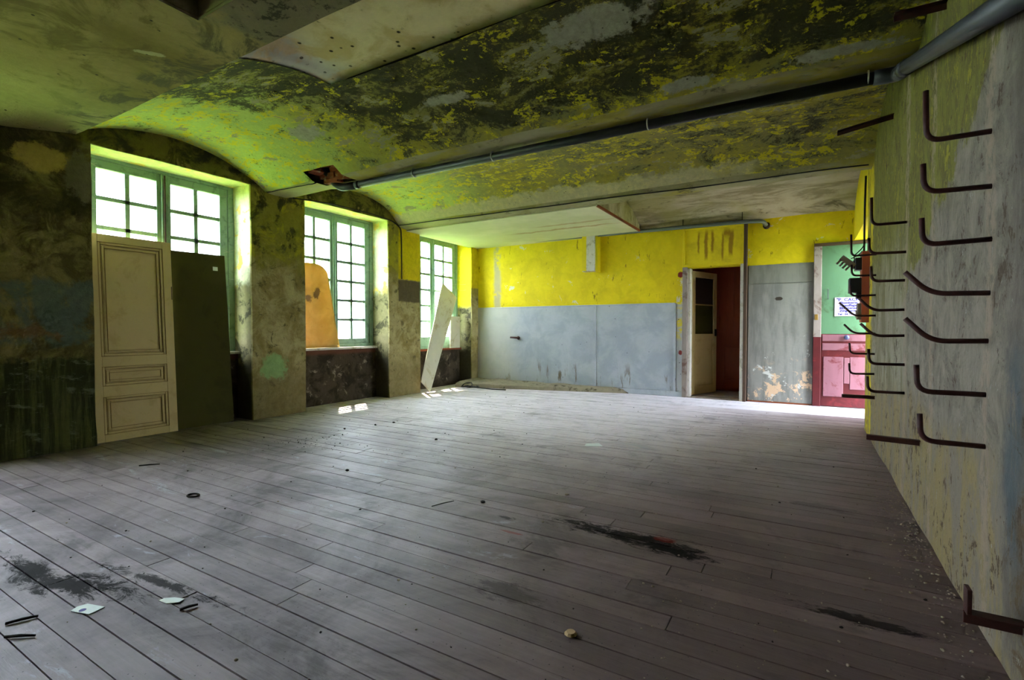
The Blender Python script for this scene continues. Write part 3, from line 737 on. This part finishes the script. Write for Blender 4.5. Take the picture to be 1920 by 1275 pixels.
# false ceiling over the far bay and its raw edge
MB().box((-5.8, -2.39), (6.25, YB + .03), (2.722, 2.738)).build('false_ceiling_panel', M['fpanel'], ceil)
MB().box((-2.405, -2.378), (6.26, YB + .02), (2.716, 2.745)).build('panel_edge', M['edge'], ceil)
MB().box((-2.415, -2.395), (6.26, YB + .02), (2.738, 3.09)).build('panel_upstand', M['vgrey'], ceil)
# roof slab keeps daylight out of the vault backs; unseen eave added to trim sun
struct(MB().box((-6.75, 1.25), (YF - .25, 10.7), (3.35, 3.45)).build('ceiling_slab', M['outer']), 'floor slab above the vaults with an added unseen eave cutting the sun')

# ---- doorway in the back wall with its open leaf
d1 = empty('door_1', (-1.25, YB, 0)); struct(d1, 'doorway with an open cream half-glazed door into a dark red room')
adopt(d1, MB().box((-1.72, -1.645), (YB - .06, YB + .14), (0, 2.09)).build('door_post', M['frame_grey'], bevel=.006))
adopt(d1, MB().box((-1.645, -1.60), (YB - .02, YB + .14), (0, 2.07)).build('door_stop', M['white'], bevel=.004))
adopt(d1, MB().box((-.865, -.82), (YB - .09, YB + .14), (0, 2.12)).build('door_post', M['white'], bevel=.005))
adopt(d1, MB().box((-.82, -.775), (YB - .11, YB + .02), (0, 2.74)).build('side_post', M['brown'], bevel=.005))
adopt(d1, MB().box((-1.72, -.8), (YB - .04, YB + .2), (-.001, .012)).build('threshold', M['frame_grey']))
adopt(d1, MB().box((-1.70, -.82), (YB - .07, YB + .02), (2.10, 2.70)).build('transom_panel', M['transom']))
tr = MB().box((-1.71, -.81), (YB - .095, YB - .06), (2.09, 2.125)).box((-1.71, -.81), (YB - .095, YB - .06), (2.675, 2.71)).box((-1.71, -1.68), (YB - .095, YB - .06), (2.125, 2.675)).box((-.84, -.81), (YB - .095, YB - .06), (2.125, 2.675))
adopt(d1, tr.build('transom_moulding', M['yellow'], bevel=.006))
Ml = Matrix.Translation((-1.60, YB + .12, 0)) @ Matrix.Rotation(math.radians(69), 4, 'Z')
L = .76
lf = MB()
lf.box((0, .10), (0, .04), (.02, 2.05), Ml).box((L - .10, L), (0, .04), (.02, 2.05), Ml).box((.10, L - .10), (0, .04), (1.95, 2.05), Ml).box((.10, L - .10), (0, .04), (.92, 1.02), Ml).box((.10, L - .10), (0, .04), (.02, .16), Ml)
leaf = adopt(d1, lf.build('door_leaf', M['cream'], bevel=.004))
def subp(par, o): o.parent = par; return o
subp(leaf, MB().box((.10, L - .10), (.012, .028), (.16, .92), Ml).build('lower_panel', M['cream']))
subp(leaf, MB().box((.10, L - .10), (.018, .022), (1.02, 1.5), Ml).build('pane', M['greenboard']))
subp(leaf, MB().box((.10, L - .10), (.018, .022), (1.51, 1.95), Ml).build('pane', M['black']))
subp(leaf, MB().box((.10, L - .10), (.012, .028), (1.495, 1.515), Ml).build('glazing_bar', M['cream']))
subp(leaf, MB().box((L - .07, L - .04), (-.03, .0), (.98, 1.10), Ml).build('lock', M['black'], bevel=.004))
# the room behind
rb = MB().box((-2.2, -2.1), (YB + .2, 9.7), (0, 2.7)).box((.3, .4), (YB + .2, 9.7), (0, 2.7)).box((-2.2, .4), (9.6, 9.7), (0, 2.7)).box((-2.2, .4), (YB + .2, 9.7), (2.6, 2.7))
wr2 = struct(rb.build('wall_backroom', M['redroom']), 'dark red boarded walls of the room behind the doorway')
for i in range(9):
    MB().box((-2.1 + i * .25 + .004, -2.1 + i * .25 + .246), (9.585, 9.6), (.95, 2.6)).build('plank', M['redroom'], wr2)
MB().box((-2.1, .3), (9.57, 9.6), (.86, .94)).build('dado_rail', M['redroom'], wr2)
for i in range(3): MB().box((-2.0 + i * .75, -1.4 + i * .75), (9.58, 9.6), (.2, .78)).build('wainscot_panel', M['redroom'], wr2, bevel=.01)
tag(MB().box((-.95, -.3), (9.3, 9.575), (1.10, 1.125)).box((-.32, -.30), (9.3, 9.575), (.9, 1.1)).build('shelf', M['white']), 'pale shelf in the dark room seen through the doorway', 'shelf').parent = None

# ---- red and green door
d2 = empty('door_2', (.6, YB, 0)); struct(d2, 'closed door, mint green above and worn red with pink panels below')
adopt(d2, MB().box((.088, .185), (YB - .06, YB + .02), (.985, 2.30)).build('door_post', M['frame_grey'], bevel=.006))
adopt(d2, MB().box((.088, .185), (YB - .062, YB + .02), (0, .985)).build('door_post', M['redpaint'], bevel=.006))
adopt(d2, MB().box((.088, .90), (YB - .065, YB + .02), (2.27, 2.315)).build('head_rail', M['brown'], bevel=.004))
adopt(d2, MB().box((.185, .87), (YB - .04, YB + .01), (1.03, 2.27)).build('upper_panel', M['dgreen'], bevel=.003))
dl = adopt(d2, MB().box((.185, .87), (YB - .04, YB + .01), (.012, 1.03)).build('lower_leaf', M['redpaint'], bevel=.003))
for (a, b, c, d, mt) in ((.215, .455, .15, .71, 'pink'), (.53, .80, .26, .71, 'pink'), (.20, .86, .80, .90, 'pink'), (.20, .86, .93, 1.02, 'pink'), (.46, .525, .34, .70, 'pink')):
    subp(dl, MB().box((a, b), (YB - .05, YB - .03), (c, d)).build('raised_panel', M[mt], bevel=.006))
hd = adopt(d2, MB().tube([(.262, YB - .045, 1.525), (.262, YB - .075, 1.53), (.262, YB - .075, 1.66), (.262, YB - .045, 1.665)], .006, 6).build('pull_handle', M['black']))
kn = MB(); kn.tube([(.485, YB - .04, .985), (.485, YB - .06, .985), (.485, YB - .075, .985), (.485, YB - .10, .985), (.485, YB - .112, .985)], [.014, .016, .034, .034, .018], 12); adopt(d2, kn.build('knob', M['blueknob'], smooth=True))
adopt(d2, MB().box((.105, .145), (YB - .068, YB - .055), (1.23, 1.31)).build('keyhole_plate', M['brass'], bevel=.003))
# sign on the door
sg = empty('sign', (.50, YB - .045, 1.28)); tag(sg, 'white tradesman sign with blue lettering on the green door', 'sign')
adopt(sg, MB().box((.342, .80), (YB - .050, YB - .041), (1.28, 1.542)).build('plate', M['sign'], bevel=.002))
def text(s, x, z, size, mat, par, sx=1.0):
    cu = bpy.data.curves.new('lettering', 'FONT'); cu.body = s; cu.size = size; cu.extrude = .0008; cu.offset = .0012; cu.resolution_u = 2
    t = bpy.data.objects.new('lettering', cu); COL.objects.link(t); bpy.context.view_layer.update()
    me = bpy.data.meshes.new_from_object(t.evaluated_get(bpy.context.evaluated_depsgraph_get())); bpy.data.objects.remove(t)
    o = bpy.data.objects.new('lettering', me); COL.objects.link(o); me.materials.clear(); me.materials.append(mat)
    me.transform(Matrix.Translation((x, YB - .0512, z)) @ Matrix.Rotation(math.pi / 2, 4, 'X') @ Matrix.Diagonal((sx, 1, 1, 1)))
    adopt(par, o); return o
text('"P. CACHET"', .362, 1.490, .058, M['ink'], sg, 1.12)
for i, w in enumerate(('Plomberie', 'Chauffage', 'Maintenance', 'Zinguerie')):
    z = 1.452 - i * .037
    text('.', .378, z, .05, M['red_ink'], sg); text(w, .40, z, .042, M['ink'], sg, 1.2)
text('. Tel : 04 71', .36, 1.296, .034, M['ink'], sg, 1.15)

# ---- outside
struct(MB().box((-60, 60), (-60, 60), (-.6, -.5)).build('ground_outside', M['grass']), 'sunlit grass outside the windows')

# ================================================================== THINGS
# pipe run under the first beam, then down along the right wall
pp = empty('drain_pipe', (-4.5, 4.0, 2.735)); tag(pp, 'dark grey plastic drain pipe hung below the ceiling beam and along the right wall', 'pipe')
adopt(pp, MB().tube([(-4.50, 4.0, 2.735), (.42, 4.0, 2.725)], .038, 16).build('pipe_run', M['pvc'], smooth=True))
adopt(pp, MB().tube(fillet([(-4.42, 4.0, 2.735), (-4.70, 3.99, 2.735), (-4.76, 3.84, 2.93)], .12, 8), .043, 14).build('elbow', M['pvc'], smooth=True))
adopt(pp, MB().tube(fillet([(.36, 4.0, 2.725), (.49, 4.0, 2.72), (.492, 3.80, 2.665)], .08, 8), .046, 16).build('elbow', M['pvc'], smooth=True))
adopt(pp, MB().tube([(.492, 3.86, 2.685), (.492, 1.2, 1.775)], .040, 16).build('pipe_run', M['pvc'], smooth=True))
adopt(pp, MB().tube([(.492, 3.84, 2.678), (.492, 3.70, 2.63)], .047, 16).build('coupling', M['pvc'], smooth=True))
adopt(pp, MB().tube([(-4.42, 4.0, 2.735), (-4.36, 4.0, 2.735)], .044, 14).build('coupling', M['pvc'], smooth=True))
for x in (-2.57, -1.1, .33, -3.55):
    r = [( x, 4.0 + .042 * math.cos(a), 2.735 + .042 * math.sin(a)) for a in [2 * math.pi * i / 16 for i in range(17)]]
    c = MB().tube(r, .006, 6); c.tube([(x, 4.0, 2.775), (x, 4.0, 2.83 if x != .33 else 2.82)], .005, 6); c.tube([(x, 4.0, 2.80), (x, 4.0, 2.808)], .012, 6)
    adopt(pp, c.build('pipe_clip', M['zinc'], smooth=True))
# thinner pipe along the back wall
bp = empty('wall_pipe', (-3, YB - .07, 2.73)); tag(bp, 'thin grey pipe along the top of the yellow back wall', 'pipe')
adopt(bp, MB().tube(fillet([(-5.45, YB - .08, 2.765), (-.86, YB - .16, 2.705), (-.56, YB - .16, 2.69), (-.52, YB + .03, 2.63)], .06), .030, 12).build('pipe_run', M['pvc_light'], smooth=True))
adopt(bp, MB().tube([(-.525, YB - .03, 2.645), (-.52, YB - .002, 2.635)], .05, 14).build('wall_collar', M['brown'], smooth=True))
for x in (-4.3, -3.2, -1.70, -.84):
    zz = 2.765 + (x + 5.45) / 4.6 * -.06; yy = YB - .08 - (x + 5.45) / 4.6 * .08
    adopt(bp, MB().tube([(x, yy, zz - .02), (x, yy, zz + (.06 if x < -2 else .18))], .005, 6).build('hanger_rod', M['cable']))
ps = empty('pipe_stub', (-4.78, YB - .02, .93)); tag(ps, 'short rusty pipe stub sticking out of the grey dado', 'pipe')
adopt(ps, MB().tube(fillet([(-4.78, YB, .93), (-4.78, YB - .08, .935), (-4.92, YB - .09, .94)], .03), .018, 8).build('bent_pipe', M['rust'], smooth=True))
adopt(ps, MB().tube([(-4.78, YB - .001, .93), (-4.78, YB - .03, .93)], .034, 12).build('flange', M['rust'], smooth=True))
# cables
def cable(name, pts, r, label, mat='cable', n=6, fil=.06):
    return tag(MB().tube(fillet(pts, fil, 4) if fil else pts, r, n).build(name, M[mat], smooth=True), label, 'cable')
def sag(a, b, n, amp, seed):
    a, b = Vector(a), Vector(b); out = []
    for i in range(n + 1):
        t = i / n; p = a.lerp(b, t); p += Vector((0, mnoise.noise((t * 6, seed, 0)), mnoise.noise((t * 6, 0, seed)) * .4)) * amp; out.append(p)
    return out
cable('cable', sag((-5.7, 6.03, 2.775), (.52, 6.1, 2.735), 40, .03, 2), .007, 'black cable stapled along the far ceiling beam', fil=0)
cable('cable', [(-5.715, 4.12, 2.79), (-5.712, 4.7, 2.845), (-5.712, 5.5, 2.855), (-5.712, 5.9, 2.83), (-5.70, 6.03, 2.775), (-5.705, 6.10, 2.73), (-5.712, 6.12, 2.5), (-5.712, 6.12, 1.92)], .009, 'black cable running over the second window head and down the pier')
cable('cable', sag((-5.70, 3.76, 2.775), (-4.84, 3.79, 2.77), 14, .03, 5), .006, 'short black cable on the beam leading to the broken corner', fil=0)
cable('cable', [(-5.712, 3.75, 2.785), (-5.712, 4.05, 2.785), (-5.712, 4.12, 2.79)], .006, 'black cable stub on the pier top under the beam')
cable('cable', [(.535, 6.55, 2.74), (.53, 6.56, 2.4), (.53, 6.56, 1.9)], .010, 'dark vertical cable at the end of the right wall')
# coiled cable on the floor at the window corner
cl = [(-5.5 + .12 * math.cos(a) + a * .012, 7.6 + .10 * math.sin(a), .02 + .012 * abs(math.sin(a * 1.7)) + (.06 * max(0, math.sin(a)) if a < 6.3 else 0)) for a in [i * .35 for i in range(52)]]
cl += [(-4.95 + i * .07, 7.55 - .02 * math.sin(i), .015) for i in range(1, 6)]
cable('cable', cl, .010, 'loose black cable coil lying by the plinth in the window corner', fil=0)

# ---- rusty hooks: three upright rows on the right wall
HZ = [1.80, 1.605, 1.42, 1.228, 1.058, .865, .678]
UP = [.185, .105, .10, None, None, .10, .10]
nth = ['topmost', 'second', 'third', 'fourth', 'fifth', 'sixth', 'lowest']
for ci, (Y, where) in enumerate(((2.39, 'nearest row'), (4.13, 'middle row'), (5.76, 'farthest row'))):
    for i, z in enumerate(HZ):
        e = .37 + random.uniform(-.008, .008); dz = random.uniform(-.006, .006); dy = random.uniform(-.012, .012)
        if UP[i]: pts = [(.60, Y, z), (e + .0, Y + dy, z + dz), (e - .004, Y + dy, z + dz + UP[i] + (.02 if ci == 2 and i == 0 else 0))]; fr = .045
        else: pts = [(.60, Y, z), (e + .022, Y + dy, z + dz), (e - (.055 if not (ci == 2 and i == 3) else .1), Y + dy, z + dz + (.085 if not (ci == 2 and i == 3) else .13))]; fr = .05
        o = MB().tube(fillet(pts, fr, 6), .0095, 10).build('wall_hook', M['rust'], smooth=True)
        shape = 'rusty hook bent straight up' if UP[i] else 'rusty hook bent outward at a slant'
        tag(o, '%s, %s of the %s on the right wall' % (shape, nth[i], where), 'hook', 'rusty hooks on the right wall')
def angle_iron(y, z, x0, label, up=None, w=.035, dz=0):
    m = MB().box((x0, .62), (y - w, y), (z - .005, z)).box((x0, .62), (y - .005, y), (z - w, z - .005))
    if dz: m.v = [(a, b, c + dz * (.56 - a) / (.56 - x0)) for a, b, c in m.v]
    if up: m.box((x0, x0 + .012), (y - w, y), (z, z + up))
    tag(m.build('angle_iron', M['rust'], bevel=.002), label, 'bracket', 'angle irons on the right wall')
angle_iron(3.60, .472, .315, 'rusty angle iron low on the right wall between near and middle hooks', dz=.008)
angle_iron(5.72, .478, .302, 'rusty angle iron low on the wall under the farthest hooks')
angle_iron(2.03, .235, .43, 'rusty angle iron with upturned tip at the lower right corner', up=.075, w=.045)
angle_iron(3.12, 2.655, .357, 'dark angle iron high on the right wall above the pipe')
angle_iron(4.82, 2.75, .2, 'dark angle iron under the ceiling beyond the pipe', dz=-.06)

# ---- electrical board at the wall end
eb = empty('electrical_board', (.52, 6.35, 1.5)); tag(eb, 'red-brown wooden board with old black fuse boxes at the wall end', 'fuse board')
adopt(eb, MB().box((.492, .57), (6.28, 6.50), (1.17, 1.905)).build('backboard', M['redboard'], bevel=.004))
adopt(eb, MB().box((.435, .495), (6.30, 6.44), (1.715, 1.845)).box((.42, .436), (6.32, 6.42), (1.735, 1.825)).build('fuse_box', M['black'], bevel=.006))
adopt(eb, MB().box((.385, .495), (6.30, 6.46), (1.48, 1.635)).build('switch_box', M['black'], bevel=.008))
adopt(eb, MB().box((.45, .495), (6.30, 6.42), (1.42, 1.48)).build('cable_entry', M['black'], bevel=.004))
adopt(eb, MB().box((.46, .495), (6.29, 6.44), (1.20, 1.37)).box((.45, .465), (6.31, 6.42), (1.22, 1.30)).build('fuse_block', M['greybox'], bevel=.006))
cb = MB(); Mc = Matrix.Translation((.375, 6.33, 1.80)) @ Matrix.Rotation(math.radians(42), 4, 'Y')
cb.box((-.085, .07), (-.03, .03), (-.02, .03), Mc)
for i in range(4): cb.box((-.08 + i * .035, -.06 + i * .035), (-.015, .015), (-.075, -.02), Mc)
adopt(eb, cb.build('terminal_comb', M['greybox'], bevel=.003))
adopt(eb, MB().tube(fillet([(.44, 6.33, 1.80), (.42, 6.32, 1.86), (.50, 6.4, 1.95), (.535, 6.5, 2.02)], .05), .006, 6).tube(fillet([(.40, 6.33, 1.84), (.46, 6.33, 1.87), (.5, 6.4, 1.92)], .03), .005, 6).build('wire', M['cable'], smooth=True))

# ---- leaning cream door in the first window
ang = math.atan2(.12, 2.03)
def leaning(name, x, y, ry, rz=0.0):
    o = empty(name, (x, y, 0)); o.rotation_euler = (0, ry, rz); return o
ld = leaning('leaning_door', -5.835, 2.045, -ang * .9)
W, H, T = .735, 2.035, .036
def lbox(par, name, b, c, mat, x=(-T, 0), bevel=.003):
    return MB().box(x, b, c).build(name, mat, par, bevel=bevel)
tag(ld, 'cream panelled wooden door leaning against the first window', 'door')
sw = .085
for b in ((0, sw), (W - sw, W)): lbox(ld, 'stile', b, (0, H), M['cream'])
rails = [(0, .075), (.435, .545), (.73, .835), (1.955, H)]
for c in rails: lbox(ld, 'rail', (sw, W - sw), c, M['cream'])
for (a, b) in ((.075, .435), (.545, .73), (.835, 1.955)):
    p = lbox(ld, 'panel', (sw, W - sw), (a, b), M['cream'], (-T + .01, -.016))
    mo = MB(); w = .022
    for k, (ins, pr) in enumerate(((0, -.004), (.034, -.009))):
        i0, i1, j0, j1 = sw + ins, W - sw - ins, a + ins, b - ins
        for bb, cc in (((i0, i0 + w), (j0, j1)), ((i1 - w, i1), (j0, j1)), ((i0 + w, i1 - w), (j0, j0 + w)), ((i0 + w, i1 - w), (j1 - w, j1))):
            mo.box((-.02, pr), bb, cc)
    gr = MB(); i0, i1, j0, j1 = sw - .004, W - sw + .004, a - .004, b + .004
    for ins in (0, .026, .058):
        k0, k1, l0, l1 = i0 + ins, i1 - ins, j0 + ins, j1 - ins
        for bb, cc in (((k0, k0 + .005), (l0, l1)), ((k1 - .005, k1), (l0, l1)), ((k0, k1), (l0, l0 + .005)), ((k0, k1), (l1 - .005, l1))):
            gr.box((-.02, .001 if ins == 0 else -.0035), bb, cc)
    gr.build('grimy_shaded_groove', M['groove'], p)  # dark lines carry grime plus painted crease shade
    mo.build('moulding', M['cream'], p, bevel=.006)
MB().box((-.03, .002), (W - .012, W - .004), (1.42, 1.56)).build('lock_plate', M['rust'], ld)
# green board beside it
gb = leaning('leaning_board', -5.885, 2.775, -.062)
tag(gb, 'dark olive-green flat board leaning beside the cream door', 'board')
o = MB(); o.raw([(0, 0, 0), (0, .645, 0), (0, .625, 1.98), (0, 0, 1.97), (-.02, 0, 0), (-.02, .645, 0), (-.02, .625, 1.98), (-.02, 0, 1.97)], [(0, 1, 2, 3), (4, 7, 6, 5), (0, 4, 5, 1), (1, 5, 6, 2), (2, 6, 7, 3), (3, 7, 4, 0)])
o.build('sheet', M['greenboard'], gb, bevel=.002)
MB().box((0, .0015), (.48, .535), (1.79, 1.835)).build('sticker', M['card'], gb)
# orange sheet on the second sill
vs = []; fs = []; nu, nv = 20, 24
for j in range(nv + 1):
    t = j / nv
    for i in range(nu + 1):
        s = i / nu; y0 = 4.31 + .03 * t; y1 = 5.115 - .165 * t
        ztop = 2.035 - .10 * (abs(s * 2 - 1) ** 3.0); z = .832 + (ztop - .832) * t
        vs.append((-5.995 - .06 * t + .05 * math.sin(s * math.pi) * (.4 + .6 * t) - .03, y0 + (y1 - y0) * s, z))
for j in range(nv):
    for i in range(nu): a = j * (nu + 1) + i; fs.append((a, a + 1, a + nu + 2, a + nu + 1))
o = mk('plastic_sheet', vs, fs, M['orange'], smooth=True); so = o.modifiers.new('solid', 'SOLIDIFY'); so.thickness = .006
tag(o, 'bowed orange translucent sheet standing on the second window sill', 'sheet')
# white plank leaning in the third window
C = [Vector(v) for v in ((-5.66, 6.53, .20), (-5.60, 6.70, .012), (-5.95, 7.93, 1.72), (-6.00, 7.55, 1.99))]
nrm = (C[1] - C[0]).cross(C[3] - C[0]).normalized() * .018
tag(mk('leaning_plank', C + [c - nrm for c in C], [(0, 1, 2, 3), (4, 7, 6, 5), (0, 4, 5, 1), (1, 5, 6, 2), (2, 6, 7, 3), (3, 7, 4, 0)], M['plank']), 'pale wide plank leaning askew across the third window', 'plank')
tag(MB().box((-5.98, -5.94), (7.72, 8.02), (.73, 1.35)).build('board_offcut', M['plank'], bevel=.003), 'small upright board standing on the third window sill', 'board')

# ---- bits on the floor
def flat_poly(name, pts, z, th, mat, label, cat):
    n = len(pts); vs = [(x, y, z) for x, y in pts] + [(x, y, z + th) for x, y in pts]
    fs = [tuple(range(n))[::-1], tuple(range(n, 2 * n))] + [(i, (i + 1) % n, (i + 1) % n + n, i + n) for i in range(n)]
    return tag(mk(name, vs, fs, mat), label, cat)
cardo = flat_poly('card', [(-2.455, .775), (-2.365, .80), (-2.375, .855), (-2.46, .83), (-2.47, .80)], .001, .002, M['card'], 'torn white printed card on the floorboards at lower left', 'card')
k = MB().tube([(-2.42, .80, .003), (-2.42, .80, .0035)], .012, 12).build('printed_mark', M['ink'], cardo)
flat_poly('paper_scrap', [(-2.24, .985), (-2.19, .99), (-2.155, 1.02), (-2.165, 1.045), (-2.21, 1.03), (-2.24, 1.005)], .001, .003, M['card'], 'white pointed paper scrap on the lower left floorboards', 'paper')
flat_poly('paper_scrap', [(-1.78, 4.35), (-1.62, 4.42), (-1.7, 4.52), (-1.8, 4.45)], .001, .003, M['card'], 'small pale paper scrap on the floor before the dado wall', 'paper')
def stick(p, ang, ln, label, r=.005, mat='stick'):
    d = Vector((math.cos(ang), math.sin(ang), 0)) * ln / 2; p = Vector(p)
    tag(MB().tube([p - d, p + Vector((0, 0, .002)), p + d], [r, r * 1.15, r * .8], 6).build('stick', M[mat]), label, 'stick')
stick((-2.53, .655, .006), 1.15, .09, 'thin black stick crossing a board seam at lower left')
stick((-2.40, .615, .006), .62, .10, 'short black stick nearest the lower left corner')
stick((-2.08, 1.02, .006), 1.2, .06, 'short dark stick beside the white paper scrap')
stick((-1.95, 2.45, .005), 1.2, .16, 'thin straw lying across the boards mid room', .003)
stick((-4.55, 1.95, .005), .9, .14, 'dark twig on the floor below the cream door')
ring = [(-3.455 + .04 * math.cos(a), 1.73 + .03 * math.sin(a), .008) for a in [2 * math.pi * i / 18 for i in range(19)]]
tag(MB().tube(ring, .006, 6).build('washer_ring', M['coal'], smooth=True), 'small dark ring lying on the bluish floorboards at left', 'ring')
sh = MB(); sh.tube([(-.717, 1.63, 0.0), (-.717, 1.63, .004), (-.717, 1.63, .012)], [.018, .024, .016], 10); tag(sh.build('shard', M['biscuit']), 'round tan shard near the bottom centre of the floor', 'shard')
def lump(p, r, mat, seed):
    bm = bmesh.new(); bmesh.ops.create_icosphere(bm, subdivisions=1, radius=r)
    for v in bm.verts: v.co *= 1 + .5 * mnoise.noise(v.co / r * 1.3 + Vector((seed, 0, 0))); v.co.z *= .6
    for v in bm.verts: v.co += Vector(p) + Vector((0, 0, r * .45))
    vs = [v.co[:] for v in bm.verts]; fs = [[v.index for v in f.verts] for f in bm.faces]; bm.free(); return vs, fs
def floor_lump(u, label, r=.016, mat='coal'):
    vs, fs = lump((u[0], u[1], 0), r, mat, random.uniform(0, 50)); tag(mk('rubble_lump', vs, fs, M[mat]), label, 'rubble', 'dark lumps scattered on the floor')
for (x, y, lb) in ((-4.35, 3.75, 'left of three dark lumps in front of the second window'), (-4.22, 4.08, 'middle of three dark lumps in front of the second window'), (-4.15, 4.3, 'right of three dark lumps in front of the second window'),
                   (-3.15, 3.85, 'dark lump in the dusty middle of the floor'), (-3.05, 2.65, 'dark lump on pale boards left of centre'), (-1.75, 2.6, 'dark lump left of the black floor stain')):
    floor_lump((x, y), lb)
floor_lump((-1.35, 3.0), 'pale lump behind the black floor stain', .014, 'crumb')
floor_lump((.42, 1.62), 'bluish dark lump at the foot of the right wall', .025, 'coal')
dm = MB()
def scatter(n, fx, mat=None):
    for i in range(n):
        x, y = fx(); r = random.uniform(.0014, .0042) * random.choice((1, 1, 1.9)); dm.raw(*lump((x, y, 0), r, None, i))
scatter(620, lambda: (XR - .01 - abs(random.gauss(0, .09)), random.uniform(1.3, 5.2) if random.random() < .5 else random.gauss(3.4, .4)))
scatter(140, lambda: (random.uniform(-.6, .5), random.gauss(1.9, .5)))
scatter(220, lambda: (random.uniform(-5.4, .4), random.uniform(.6, 7.6)))
o = dm.build('debris', M['crumb']); tag(o, 'scattered plaster crumbs along the right wall and over the floor', 'debris', kind='stuff')
dm = MB(); scatter(260, lambda: (random.uniform(-5.3, .45), random.uniform(.5, 7.0))); scatter(120, lambda: (random.gauss(-4.1, .25), random.gauss(3.2, .25)))
tag(dm.build('grit', M['coal']), 'dark grit scattered over the dusty floorboards', 'grit', kind='stuff')
# cobwebs
cw = MB()
def web(a, b, sagz): 
    a, b = Vector(a), Vector(b); cw.tube([a.lerp(b, t / 6) + Vector((0, 0, -sagz * math.sin(t / 6 * math.pi))) for t in range(7)], .0012, 4)
for yc in WY[:3]:
    for i in range(9):
        s = 1 if abs(yc - WY[1]) < .1 else random.choice((-1, 1)); z = random.uniform(1.7, 2.75)
        web((-6.06, yc + s * random.uniform(.55, .7), z), (-6.06 + random.uniform(.05, .2), yc + s * .765, z + random.uniform(-.05, .15)), random.uniform(.005, .03))
tag(cw.build('cobweb', M['white']), 'thin white cobweb strands in the window reveal corners', 'cobweb', kind='stuff')
